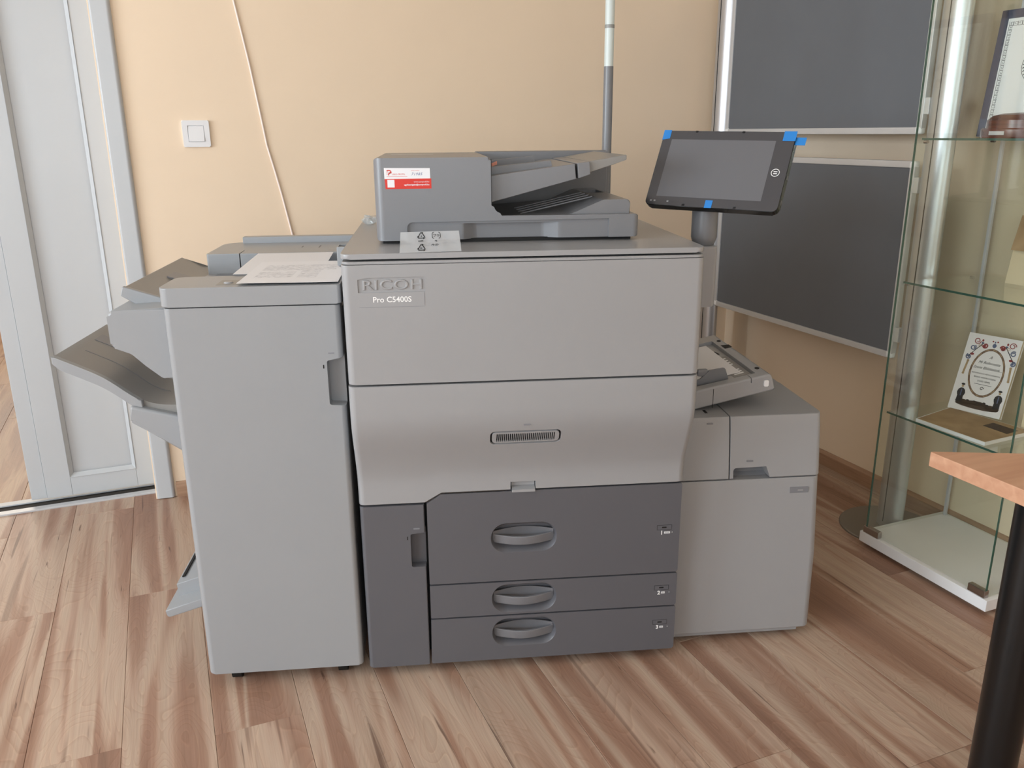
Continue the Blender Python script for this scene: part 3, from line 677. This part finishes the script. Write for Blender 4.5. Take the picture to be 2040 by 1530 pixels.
obj('tray_dimple', bm, 'grey_mid', t, smooth=0)
lb = prism(rpoly([(-.531, .735, .008), (-.531, .694, .006), (-.40, .598), (-.40, .700)], 5), 'y', .085, .45, bev=.008, seg=3)
obj('lift_bracket', lb, 'grey_fin', t, smooth=45)
# booklet tray low on the left side
bt = prism(rpoly([(-.520, .172, .004), (-.516, .150, .008), (-.39, .188), (-.39, .212)], 3), 'y', .10, .45, bev=.003)
bo = obj('booklet_tray', bt, 'grey_fin', t, smooth=45)
obj('booklet_step', prism(rpoly([(-.500, .176), (-.503, .214, .002), (-.39, .248), (-.39, .205)], 3), 'y', .16, .45, bev=.002), 'grey_fin', bo, smooth=45)
obj('booklet_stop', prism([(-.4955, .217), (-.4955, .2205), (-.488, .2225), (-.488, .219)], 'y', .19, .44), 'black_gap', bo, smooth=0)
obj('booklet_lip', prism(rpoly([(-.47, .225), (-.47, .236), (-.39, .262), (-.39, .248)], 3), 'y', .42, .45, bev=.002), 'grey_fin', bo, smooth=45)
obj('tray_tick', prism([(-.473, .2235), (-.473, .2245), (-.445, .2335), (-.445, .2325)], 'y', .27, .276), 'black_gap', bo, smooth=0)
# ---------------- sheets of paper lying across the finisher
def sheet(name, label, u0, u1, v0, v1, z, skew, mat, wave):
    bm = bmesh.new(); N = 10; g = []
    for j in range(N+1):
        row = []
        for i in range(N+1):
            s, r_ = i/N, j/N
            row.append(bm.verts.new((u0+(u1-u0)*s+skew*r_, v0+(v1-v0)*r_, z+wave*(math.sin(4.5*s+1)*.5+.5)*(1-r_)**4)))
        g.append(row)
    for j in range(N):
        for i in range(N): bm.faces.new((g[j][i], g[j][i+1], g[j+1][i+1], g[j+1][i]))
    r = bmesh.ops.extrude_face_region(bm, geom=bm.faces[:])
    bmesh.ops.translate(bm, vec=(0, 0, .0004), verts=[e for e in r['geom'] if isinstance(e, bmesh.types.BMVert)])
    bmesh.ops.recalc_face_normals(bm, faces=bm.faces[:])
    c = Vector(((u0+u1)/2, (v0+v1)/2, z)); bmesh.ops.translate(bm, vec=-c, verts=bm.verts)
    o = obj(name, bm, mat, None, 60); o.location = PO+PF[1] @ c; o.rotation_euler = PF[1].to_euler(); return o
tag(sheet('paper_sheet', '', -.275, -.068, .155, .515, 1.0305, -.008, 'paper', 0), 'blank white paper sheet lying under the printed one on the finisher', 'paper')
tag(sheet('paper_sheet', '', -.2365, -.014, .010, .335, 1.0318, -.004, 'printed_paper', .0012), 'white paper sheet with faint grey print lying on the finisher top', 'paper')
# ---------------- plastic bag strip leaning on the feeder
bl, br_, tl_, tr_ = Vector((.1280, -.0635, 1.1022)), Vector((.2614, -.0480, 1.1022)), Vector((.1310, -.036, 1.1436)), Vector((.2572, -.036, 1.1450))
exb = (br_-bl).normalized(); eyb = (tl_-bl); eyb = (eyb-exb*eyb.dot(exb)).normalized(); MB = basis(bl, exb, eyb); LB, HB = (br_-bl).length, (tl_-bl).length
t = thing('plastic_bag', 'flattened clear plastic bag with black recycling marks leaning on the document feeder', 'bag', (.195, -.045, 1.1018), PF)
def bagm(bm):
    nb = MB.to_3x3().col[2]
    for v in bm.verts:
        a, b = v.co.x/LB, v.co.y/HB
        v.co = bl*(1-a)*(1-b)+br_*a*(1-b)+tl_*(1-a)*b+tr_*a*b+nb*v.co.z
    return bm
bm = bmesh.new(); g = []
for j in range(7):
    g.append([bm.verts.new((LB*i/14, HB*j/6, .0006+.0012*math.sin(i*1.3+j*.9)*math.sin(j*PI/6))) for i in range(15)])
for j in range(6):
    for i in range(14): bm.faces.new((g[j][i], g[j][i+1], g[j+1][i+1], g[j+1][i]))
obj('film', bagm(bm), 'plastic_film', t, 60)
bm = bmesh.new()
q = [bm.verts.new(p) for p in (tl_, tr_, Vector((.262, .092, 1.1075)), Vector((.128, .092, 1.1075)))]; bm.faces.new(q)
bmesh.ops.subdivide_edges(bm, edges=bm.edges[:], cuts=5, use_grid_fill=True)
for v in bm.verts:
    k = (v.co.y+.036)/.128; v.co.z -= .012*math.sin(PI*k)+.0015*math.sin(v.co.x*150)*math.sin(PI*k)
obj('film_tail', bm, 'film_clear', t, 60)
IDM = Matrix.Translation((0, 0, .0022))
def recyc(cx, cy, r):
    out = []
    for k in range(3):
        a = PI/2+k*2*PI/3; b = a+2*PI/3
        p, q = Vector((cx+r*math.cos(a), cy+r*math.sin(a))), Vector((cx+r*math.cos(b), cy+r*math.sin(b)))
        d_ = (q-p); p1, q1 = p+d_*.10, p+d_*.74
        out.append(flat(line_poly(((p1.x, p1.y), (q1.x, q1.y)), .0019), IDM, .0002))
        n_ = Vector((-d_.y, d_.x)).normalized()*.0028; tip = p+d_*.96
        out.append(flat([tuple(q1+n_), tuple(q1-n_), tuple(tip)], IDM, .0002))
    return out
mk = recyc(.0475, HB*.775, .0105)+recyc(.0475, HB*.20, .0105)
sq = rrect(.0720, .0905, HB*.64, HB*.94, .004, 3)
for i in range(len(sq)):
    if i in (3, 11): continue
    a, b = sq[i], sq[(i+1) % len(sq)]
    if (b-a).length > 1e-4: mk.append(flat(line_poly((tuple(a), tuple(b)), .0013), IDM, .0002))
for s_, sz, x, y in (('4', .0062, .0460, HB*.72), ('LDPE', .0050, .0405, HB*.50), ('PE', .0050, .0775, HB*.485), ('-PE-LD-', .0056, .0680, HB*.30), ('PE', .0048, .0443, HB*.155), ('プラ', .0078, .0735, HB*.72)):
    mk.append(text_bm(s_, sz, IDM @ Matrix.Translation((x, y, 0)), res=2, bold=.0001))
obj('recycling_marks', bagm(join(*mk)), 'black_print', t, 0)
# crumpled clear wrapping behind the feeder
bm = bmesh.new(); bmesh.ops.create_icosphere(bm, subdivisions=2, radius=1)
rnd = random.Random(3)
for v in bm.verts:
    k = .6+.6*rnd.random(); v.co = Vector((v.co.x*.022*k, v.co.y*.03*k, max(-.0115, v.co.z*.0145*k)))
bmesh.ops.translate(bm, vec=(0, 0, .0118), verts=bm.verts)
o = obj('plastic_wrap', bm, 'film_clear', None, 0); o.location = PO+PF[1] @ Vector((.026, .56, 1.1018)); tag(o, 'crumpled clear plastic wrap on the printer top behind the document feeder', 'wrapping')
# ================================================================== PAPER FEED UNIT on the right
t = thing('paper_feed_unit', 'grey large-capacity paper feed cabinet with slanted doors docked beside the printer', 'paper feeder', (1.0, .36, 0), PF)
LX0, LX1, LZ = .8085, 1.206, .6365
def slant_panel(u0, u1, pts, rl_, rr_, bev=.002):
    """front panel whose face follows (w, v) points, with rounded left and right edges"""
    bm = bmesh.new(); rings = []
    for wv, vf in pts:
        rings.append([(p.x, p.y, wv) for p in rpoly([(u0, .40), (u0, vf, rl_), (u1, vf, rr_), (u1, .40)])])
    add_loft(bm, rings); return bm
body = box(LX0+.003, LX1-.004, .14, .60, .05, LZ-.004); obj('body', body, 'black_gap', t, smooth=0)
lo = slant_panel(LX0, LX1, [(.030, .0625), (.033, .0605), (.25, .0640), (.46, .0885), (.4655, .0895), (.4675, .092)], .003, .022)
ldo = obj('lower_door', lo, 'grey_light', t, smooth=35)
obj('label_plate', prism(rrect(1.1225, 1.1735, .4255, .4420, .001), 'y', .0838, .092), 'grey_mark', ldo)
obj('label_lamp', prism(rrect(1.143, 1.158, .4315, .4355, .0018), 'y', .0830, .092), 'grey_light', ldo)
obj('plinth', box(LX0, 1.175, .072, .55, .014, .040, bev=.004), 'grey_light', t)
uw = [(.4705, .0925), (.473, .0905), (.53, .098), (.60, .1085), (.629, .115), (.6345, .1175), (LZ, .121)]
u1 = slant_panel(.9575, LX1, uw, .002, .016)
u1 = carve(u1, [prism(rpoly([(.9665, .465), (1.069, .465), (1.0560, .5015, .001), (.9665, .5000, .008)]), 'y', .0, .15)])
ur = obj('upper_door', u1, 'grey_light', t, smooth=35)
obj('grip_pocket', prism([(.150, .466), (.118, .466), (.130, .476), (.146, .504), (.150, .504)], 'x', .962, 1.068), 'grey_mid', ur, smooth=0)
obj('status_mark', prism(rrect(1.0015, 1.0195, .516, .520, .0018), 'y', .0945, .11), 'grey_mark', ur)
ul_ = slant_panel(LX0, .9545, uw, .002, .002)
ulo = obj('side_door', ul_, 'grey_light', t, smooth=35)
obj('status_mark', prism(rrect(.894, .910, .618, .6225, .0018), 'y', .1115, .12), 'grey_mark', ulo)
for q in ((.835, .862, .135, .16), (.900, .908, .15, .175)): obj('top_notch', box(*q, LZ-.002, LZ+.0003), 'black_gap', ulo, smooth=0)
obj('top_plate', box(LX0, LX1, .40, .605, LZ-.02, LZ, bev=.003), 'grey_light', t)
obj('rear_panel', box(LX0, LX1-.002, .40, .605, .05, LZ-.021, bev=.003), 'grey_light', t)
for u, v in ((.86, .11), (1.13, .11), (.86, .54), (1.13, .54)): caster(t, u, v, .05)
# ---------------- bypass tray resting over the feed unit
t = thing('bypass_tray', 'inclined grey bypass paper tray sitting on the paper feed cabinet', 'paper tray', (.95, .38, LZ), PF)
BV0, BV1, sl_ = .17, .62, .2
def bw(u): return .677+(u-.80)*sl_                    # top surface height along the tray
BU1 = 1.092
body = prism(rpoly([(.8065, bw(.8065)), (.8065, LZ+.0025), (.880, LZ+.0035), (BU1+.004, .688, .006), (BU1-.010, bw(BU1)-.002, .012)], 4), 'y', BV0, BV1, bev=.006, seg=3)
well = prism([(.79, bw(.79)-.010), (1.050, bw(1.05)-.010), (1.050, bw(1.05)+.05), (.79, bw(.79)+.06)], 'y', BV0+.032, BV1-.06)
lip = prism([(.79, .70-.012), (.9625, .7005), (.9625, .80), (.79, .80)], 'y', BV0-.01, BV0+.04)
body = carve(body, [well, box(1.0265, 1.0285, BV0-.01, BV0+.05, bw(1.03)-.014, .8)])
obj('tray_body', body, 'grey_light', t, smooth=35)
MT = basis((.80, 0, bw(.80)), (1, 0, sl_), (0, 1, 0))
def onT(poly, dz, th): bm = prism(poly, 'z', dz, dz+th); bmesh.ops.transform(bm, matrix=MT, verts=bm.verts); return bm
obj('front_seam', box(.9255, .9270, BV0-.0004, BV0+.002, LZ+.008, bw(.926)-.006), 'black_gap', t, smooth=0)
obj('side_latch', prism(rrect(1.0615, 1.0745, .699, .716, .003), 'y', BV0-.004, BV0+.001, bev=.001), 'white_plastic', t)
for uu, vv in ((.272, .235), (.272, .545)):
    obj('screw_hole', onT([(uu+.006*math.cos(a*PI/8), vv+.010*math.sin(a*PI/8)) for a in range(16)], .0002, .0004), 'black_gap', t, smooth=0)
obj('size_plate', onT([(.205, .23), (.248, .23), (.248, .42), (.205, .42)], -.0099, .0008), 'grey_tray', t, smooth=0)
for v in (.245, .262, .279, .33, .350, .370, .390): obj('size_mark', onT([(.212, v), (.240, v+.004), (.240, v+.012), (.212, v+.006)], -.009, .0006), 'white_plastic', t, smooth=0)
obj('sensor_slot', onT([(.214, .455), (.240, .448), (.236, .480), (.220, .484)], -.0099, .0012), 'black_gap', t, smooth=0)
obj('sensor_slot', onT([(.262, .46), (.284, .46), (.284, .49), (.262, .50)], .0002, .0004), 'black_gap', t, smooth=0)
for v0, flip in ((BV0+.050, 1), (BV1-.10, -1)):
    g = prism(rpoly([(.855, bw(.855)-.011), (.985, bw(.985)-.011), (.972, bw(.97)+.028, .006), (.930, bw(.93)+.030, .004), (.905, bw(.9)+.012, .01), (.855, bw(.855)+.008)], 4), 'y', v0, v0+.006, bev=.001)
    fgo = obj('side_fence', g, 'grey_mid', t, smooth=35)
    if flip == 1: obj('fence_knob', box(.898, .928, v0+.002, v0+.018, bw(.91)+.016, bw(.91)+.036, bev=.005), 'grey_mid', fgo)
# sheet in the bypass tray
bm = onT([(.03, .255), (.232, .255), (.232, .552), (.03, .552)], -.0080, .0006)
c = Vector((.93, .40, bw(.93)-.008)); bmesh.ops.translate(bm, vec=-c, verts=bm.verts)
o = obj('paper_sheet', bm, 'paper', None, 0); o.location = PO+PF[1] @ c; o.rotation_euler = PF[1].to_euler()
tag(o, 'white paper sheet loaded in the bypass tray', 'paper')

# ================================================================== DISPLAY BOARDS on two columns
BX = 2.25
t = thing('display_board', 'freestanding dark grey pinboards in silver frames on two aluminium columns', 'board', (BX, 2.56, 0))
for yc in (1.985, 3.125):
    colp = [(BX+.028*math.cos(a)*(.6+.4*abs(math.cos(a)))*1.15, yc+.052*math.sin(a)) for a in [k*PI/12 for k in range(24)]]
    co = obj('column', prism(colp, 'z', .008, 2.05), 'silver', t, smooth=50)
    obj('column_slot', box(BX-.0335, BX-.0295, yc-.0012, yc+.0012, .03, 2.04), 'black_gap', co, smooth=0)
    obj('base_disc', lathe([(.165, 0), (.165, .005), (.162, .008)], BX, yc, 48), 'disc_grey', t)
def board(y0, y1, z0, z1):
    b = obj('board_panel', box(BX-.006, BX+.006, y0+.015, y1-.015, z0+.015, z1-.015), 'fabric_grey', t, smooth=0)
    for a in ((y0+.016, y1-.016, z0, z0+.022), (y0+.016, y1-.016, z1-.022, z1), (y0, y0+.022, z0+.016, z1-.016), (y1-.022, y1, z0+.016, z1-.016)):
        obj('frame_bar', box(BX-.011, BX+.011, a[0], a[1], a[2], a[3], bev=.003), 'silver_matt', b)
    for yy, zz in ((y0, z0), (y1-.026, z0), (y0, z1-.026), (y1-.026, z1-.026)):
        obj('frame_corner', box(BX-.012, BX+.012, yy, yy+.026, zz, zz+.026, bev=.007, seg=3), 'white_board', b)
    for zz in (z0+.06, z1-.10):
        obj('clip', box(BX-.009, BX+.009, y0-.018, y0+.002, zz, zz+.05, bev=.002), 'silver_matt', b)
        obj('clip', box(BX-.009, BX+.009, y1-.002, y1+.018, zz, zz+.05, bev=.002), 'silver_matt', b)
board(2.060, 3.082, .600, 1.252)
board(2.056, 3.078, 1.334, 1.985)
# ================================================================== GLASS SHOWCASE
CX0, CX1, CY0, CY1, CT = 2.060, 2.440, 1.445, 1.932, 1.95
t = thing('glass_cabinet', 'glass showcase with white base and glass shelves standing against the wall', 'cabinet', (2.25, 1.69, 0))
obj('base_plate', box(CX0, CX1, CY0, CY1, .014, .050, bev=.002), 'white_board', t)
for x, y in ((2.13, 1.49), (2.40, 1.49), (2.13, 1.80), (2.40, 1.80)): obj('foot', cyl((x, y, 0), (x, y, .014), .018, seg=16), 'black_gap', t)
gx, gy0, gy1 = CX0+.014, CY0+.014, CY1-.013
obj('side_glass', box(gx, CX1-.012, gy1-.005, gy1, .051, CT), 'glass', t, smooth=0)
obj('side_glass', box(gx, CX1-.012, gy0, gy0+.005, .051, CT), 'glass', t, smooth=0)
obj('door_glass', box(gx-.006, gx-.001, gy0+.001, gy1-.001, .056, CT), 'glass', t, smooth=0)
for y in (gy0, gy1-.005): obj('glass_edge', box(gx-.0012, gx+.0002, y, y+.005, .051, CT), 'glass_edge', t, smooth=0)
for y in (gy0+.0005, gy1-.003): obj('glass_edge', box(gx-.0062, gx-.0008, y-.0016, y-.0002, .056, CT), 'glass_edge', t, smooth=0)
obj('back_glass', box(CX1-.012, CX1-.007, gy0, gy1, .051, CT), 'glass', t, smooth=0)
for y in (gy1-.016, gy0+.006): obj('corner_profile', box(CX1-.022, CX1-.012, y, y+.010, .051, CT, bev=.001), 'silver_matt', t)
obj('top_plate', box(CX0, CX1, CY0, CY1, CT, CT+.04, bev=.002), 'white_board', t)
for z in (.477, .897, 1.319):
    s = obj('shelf', box(gx+.006, CX1-.024, gy0+.010, gy1-.018, z, z+.006), 'glass', t, smooth=0)
    obj('shelf_edge', box(gx+.0045, gx+.006, gy0+.010, gy1-.018, z, z+.006), 'glass_edge', s, smooth=0)
    for x in (gx+.03, CX1-.06):
        for y, dy in ((gy1-.018, .013), (gy0+.005, .005)): obj('shelf_pin', cyl((x, y, z-.005), (x, y+dy, z-.005), .005, seg=12), 'chrome', s)
for y0_, y1_ in ((gy1-.062, gy1+.002), (gy0-.002, gy0+.055)):
    obj('hinge', box(gx-.012, gx+.006, y0_, y1_, .0505, .074, bev=.002), 'chrome', t)
# items on the shelves ------------------------------------------------
Z1 = .4831
# flat board with an old document
o = thing('document_board', 'white mounted board with a brown old document print lying on the glass shelf', 'document', (2.20, 1.67, Z1))
obj('board', prism([(2.082, 1.790), (2.092, 1.556), (2.300, 1.566), (2.272, 1.828)], 'z', Z1, Z1+.010), 'white_board', o, smooth=0)
obj('print', flat([(2.085, 1.787), (2.095, 1.559), (2.297, 1.569), (2.270, 1.825)], basis((0, 0, Z1+.010), (1, 0, 0), (0, 1, 0)), .0004), 'old_paper', o, smooth=0)
obj('stamp', flat([(2.21, 1.66), (2.21, 1.58), (2.265, 1.585), (2.26, 1.665)], basis((0, 0, Z1+.0105), (1, 0, 0), (0, 1, 0)), .0003), 'soil_print', o, smooth=0)
# leaning book with ornamental cover
P0 = Vector((2.262, 1.832, Z1+.0108)); P1 = Vector((2.302, 1.682, Z1+.0108)); exk = (P1-P0).normalized()
lean = Vector((.34, .03, 1)); eyk = (lean-exk*lean.dot(exk)).normalized(); MK = basis(P0, exk, eyk); BWd, BHt = .158, .248
o = thing('book', 'white book with an ornate oval frame on its cover leaning in the showcase', 'book', (2.29, 1.757, Z1+.0105))
def bk_(bm): bmesh.ops.transform(bm, matrix=MK, verts=bm.verts); return bm
obj('cover', bk_(box(0, BWd, 0, BHt, -.0015, 0)), 'paper', o, smooth=0)
obj('pages', bk_(box(.001, BWd-.002, .001, BHt-.002, -.016, -.0015)), 'cream', o, smooth=0)
obj('back_cover', bk_(box(0, BWd, 0, BHt, -.0175, -.016)), 'paper', o, smooth=0)
cxk, cyk = .083, .130
def ell(a, b, n=28): return [(cxk+a*math.cos(2*PI*k/n), cyk+b*math.sin(2*PI*k/n)) for k in range(n)]
bm = bmesh.new(); A = ell(.052, .078); B = ell(.046, .071)
va = [bm.verts.new((*p, .0004)) for p in A]; vb = [bm.verts.new((*p, .0004)) for p in B]
for i in range(28): bm.faces.new((va[i], va[(i+1) % 28], vb[(i+1) % 28], vb[i]))
obj('oval_frame', bk_(bm), 'brown_print', o, smooth=0)
bm = bmesh.new(); A = ell(.050, .076); B = ell(.048, .0735)
va = [bm.verts.new((*p, .0006)) for p in A]; vb = [bm.verts.new((*p, .0006)) for p in B]
for i in range(0, 28, 2): bm.faces.new((va[i], va[(i+1) % 28], vb[(i+1) % 28], vb[i]))
obj('frame_beads', bk_(bm), 'gold_print', o, smooth=0)
def curl(x, y, r, turns, a0, wd, sgn=1):
    wd *= 1.5; r *= 1.12
    pts = []
    for k in range(int(turns*10)+1):
        a = a0+sgn*k*2*PI/10; rr_ = r*(1-.6*k/(turns*10)); pts.append((x+rr_*math.cos(a), y+rr_*math.sin(a)))
    return [flat(line_poly((p, q), wd), Matrix.Translation((0, 0, .0003)), .0002) for p, q in zip(pts, pts[1:])]
def blob(x, y, rx, ry, n=10): return flat([(x+rx*math.cos(2*PI*k/n), y+ry*math.sin(2*PI*k/n)) for k in range(n)], Matrix.Translation((0, 0, .0003)), .0002)
red, blue, dark, gold, soil = [], [], [], [], []
for s in (-1, 1):
    X = lambda d_: cxk+s*d_
    red += curl(X(.052), .226, .0095, 1.3, 0, .0016, s)+curl(X(.026), .214, .0075, 1.2, PI, .003, -s)+[blob(X(.028), .213, .004, .005), blob(X(.058), .182, .006, .004), blob(X(.037), .229, .003, .004)]
    dark += [flat(line_poly(((X(.032), .222), (X(.052), .196)), .0022), Matrix.Translation((0, 0, .0003)), .0002), flat(line_poly(((X(.052), .196), (X(.066), .176)), .0020), Matrix.Translation((0, 0, .0003)), .0002)]
    blue += curl(X(.060), .203, .0080, 1.3, 1, .0022, s)+curl(X(.066), .172, .0075, 1.2, 2, .0026, -s)+[blob(X(.066), .172, .003, .003), blob(X(.036), .221, .004, .003)]
    gold += [flat(line_poly(((X(.064), .158), (X(.068), .118)), .006), Matrix.Translation((0, 0, .0003)), .0002), blob(X(.064), .159, .004, .004), blob(X(.068), .117, .004, .003)]+curl(X(.042), .214, .005, 1, 0, .001, s)
    # small standing figure: cap, head, coat, boots
    dark += [blob(X(.056), .083, .006, .0035), blob(X(.056), .056, .0125, .0155), flat([(X(.056)-.009, .045), (X(.056)+.009, .045), (X(.056)+.010, .026), (X(.056)-.010, .026)], Matrix.Translation((0, 0, .0003)), .0002)]
    gold += [blob(X(.056), .0765, .0036, .004)]; blue += [flat(line_poly(((X(.056), .067), (X(.056), .045)), .003), Matrix.Translation((0, 0, .0006)), .0002)]
blue += [blob(cxk, .218, .006, .007), blob(cxk, .229, .002, .003)]; red += [blob(cxk-.007, .231, .0025, .0025), blob(cxk+.007, .231, .0025, .0025)]
soil += [blob(cxk, .022, .066, .0085, 16), blob(cxk-.045, .028, .022, .009), blob(cxk+.045, .026, .022, .009), blob(cxk, .032, .03, .007)]
dark += [blob(cxk+dx, .034+.003*math.sin(dx*400), .005, .003) for dx in (-.03, -.02, -.01, 0, .01, .02, .03)]
for nm, lst, mt in (('ornament_red', red, 'red_print'), ('ornament_blue', blue, 'blue_print'), ('ornament_gold', gold, 'gold_print'), ('ground_print', soil, 'soil_print'), ('figure_print', dark, 'dark_print')):
    obj(nm, bk_(join(*lst)), mt, o, smooth=0)
tx = [('A', .013, .176, .4), ('Mi Reformata', .0118, .158, .4), ('Szent Ekklésiánk...', .0118, .141, .4), ('REFORMÁTUS HÉTKÖZNAPOK', .0062, .124, 0), ('BIHAR VÁRMEGYÉBEN', .0066, .112, 0), ('(1600-1849)', .0078, .100, 0), ('ISTEN ÉS EMBER', .0042, .089, 0)]
obj('cover_lettering', bk_(join(*[text_bm(s, z_, Matrix.Translation((cxk, y_, .0006)), align='CENTER', shear=h_, res=2) for s, z_, y_, h_ in tx[:6]]+[flat(line_poly(((cxk-.026, .0925), (cxk+.026, .0925)), .0012), Matrix.Translation((0, 0, .0003)), .0002)]+curl(cxk, .080, .005, 1, 0, .0012))), 'dark_print', o, smooth=0)
# second book standing behind, seen at the edge
o = thing('book', 'plain cream book standing beside the ornate white book', 'book', (2.33, 1.56, Z1))
obj('cover', box(2.326, 2.342, 1.475, 1.622, Z1, Z1+.205, bev=.001), 'cream', o)
obj('pages', box(2.328, 2.340, 1.474, 1.620, Z1+.002, Z1+.207), 'paper', o, smooth=0)
# envelope on the middle shelf
Z2 = .9031
o = thing('envelope_folder', 'tan paper folder standing on the middle glass shelf', 'folder', (2.36, 1.60, Z2))
obj('folder', prism([(2.330, Z2), (2.340, Z2), (2.366, Z2+.20), (2.356, Z2+.20)], 'y', 1.50, 1.755), 'cream', o, smooth=0)
obj('flap', prism([(2.3285, Z2+.10), (2.3300, Z2+.10), (2.3555, Z2+.2005), (2.3540, Z2+.2005)], 'y', 1.50, 1.752), 'old_paper', o, smooth=0)
# framed certificate on the upper shelf
Z3 = 1.3251
o = thing('framed_certificate', 'certificate with key-pattern border in a navy frame on the top shelf', 'certificate', (2.31, 1.73, Z3))
MC = basis((2.295, 1.898, Z3+.0016), (0, -1, 0), (.10, 0, 1))
def ce(bm): bmesh.ops.transform(bm, matrix=MC, verts=bm.verts); return bm
CW, CH = .29, .352
for a in ((0, CW, 0, .010), (0, CW, CH-.024, CH), (0, .023, 0, CH), (CW-.023, CW, 0, CH)):
    obj('frame_bar', ce(box(a[0], a[1], a[2], a[3], -.012, .004, bev=.002)), 'navy', o)
obj('mat_paper', ce(box(.022, CW-.022, .008, CH-.022, -.010, 0)), 'white_board', o, smooth=0)
kb = []
def key(x, y, s, vertical):
    q = [((0, 0), (1, 0)), ((1, 0), (1, .8)), ((1, .8), (.35, .8)), ((.35, .8), (.35, .4)), ((.35, .4), (.65, .4)), ((0, 0), (0, .95))]
    for (a, b), (c_, d_) in q:
        if vertical: a, b, c_, d_ = b, a, d_, c_
        kb.append(flat(line_poly(((x+a*s, y+b*s), (x+c_*s, y+d_*s)), .0009), Matrix.Translation((0, 0, .0002)), .0002))
for k in range(21): key(.029, .022+k*.0138, .0122, True)
for k in range(17): key(.029+k*.0138, .308, .0122, False)
obj('key_border', ce(join(*kb)), 'dark_print', o, smooth=0)
sx_, sy_ = .145, .195
em = []
for rr_ in (.047, .036):
    for k in range(36):
        a, b = 2*PI*k/36, 2*PI*(k+1)/36; em.append(flat(line_poly(((sx_+rr_*math.cos(a), sy_+rr_*math.sin(a)), (sx_+rr_*math.cos(b), sy_+rr_*math.sin(b))), .0012), Matrix.Translation((0, 0, .0002)), .0002))
rnd = random.Random(11)
for k in range(16):
    a = rnd.random()*2*PI; q = .030*math.sqrt(rnd.random()); em.append(flat([(sx_+q*math.cos(a)+(.003+.005*rnd.random())*math.cos(j), sy_+q*math.sin(a)+(.003+.006*rnd.random())*math.sin(j)) for j in (0, 1.2, 2.5, 3.8, 5)], Matrix.Translation((0, 0, .0002)), .0002))
for k in range(22):
    a = PI*.25+k*2*PI/28; em.append(flat(line_poly(((sx_+.0385*math.cos(a), sy_+.0385*math.sin(a)), (sx_+.0445*math.cos(a+.05), sy_+.0445*math.sin(a+.05))), .0022), Matrix.Translation((0, 0, .0002)), .0002))
obj('seal_print', ce(join(*em)), 'dark_print', o, smooth=0)
# wooden plaque stand in front of it
o = thing('wooden_plaque', 'round dark wooden trophy base in front of the framed certificate', 'plaque', (2.185, 1.668, Z3))
obj('base', lathe([(.098, Z3), (.100, Z3+.004), (.100, Z3+.022), (.096, Z3+.026)], 2.185, 1.668, 48), 'mahogany', o)
obj('dome', lathe([(.088, Z3+.026), (.088, Z3+.046), (.074, Z3+.058), (.05, Z3+.064), (.01, Z3+.066)], 2.185, 1.668, 48), 'mahogany', o)
obj('name_plate', box(2.0842, 2.0862, 1.643, 1.688, Z3+.008, Z3+.018), 'silver_matt', o, smooth=0)
# ================================================================== TABLE in the foreground right
t = thing('table', 'beech topped table with a black round steel leg beside the glass showcase', 'table', (1.6, .8, 0))
K = Vector((1.346, 1.117)); d1 = Vector((.161, -.082)).normalized()
far = K+d1*.85
tp = rpoly([(K.x, K.y, .004), (K.x-.003, -.30, .02), (far.x, -.30, .02), (far.x, far.y, .02)])
obj('table_top', prism(tp, 'z', .710, .74, bev=.002), 'beech', t, smooth=35)
for x, y in ((1.452, .945), (1.452, -.16), (1.96, -.16), (1.96, .62)):
    lg_ = obj('leg', cyl((x, y, .004), (x, y, .704), .043, seg=32), 'black_leg', t)
    obj('mount', cyl((x, y, .704), (x, y, .7105), .06, seg=24), 'black_leg', lg_)
    obj('foot', cyl((x, y, 0), (x, y, .006), .03, seg=20), 'black_gap', lg_)
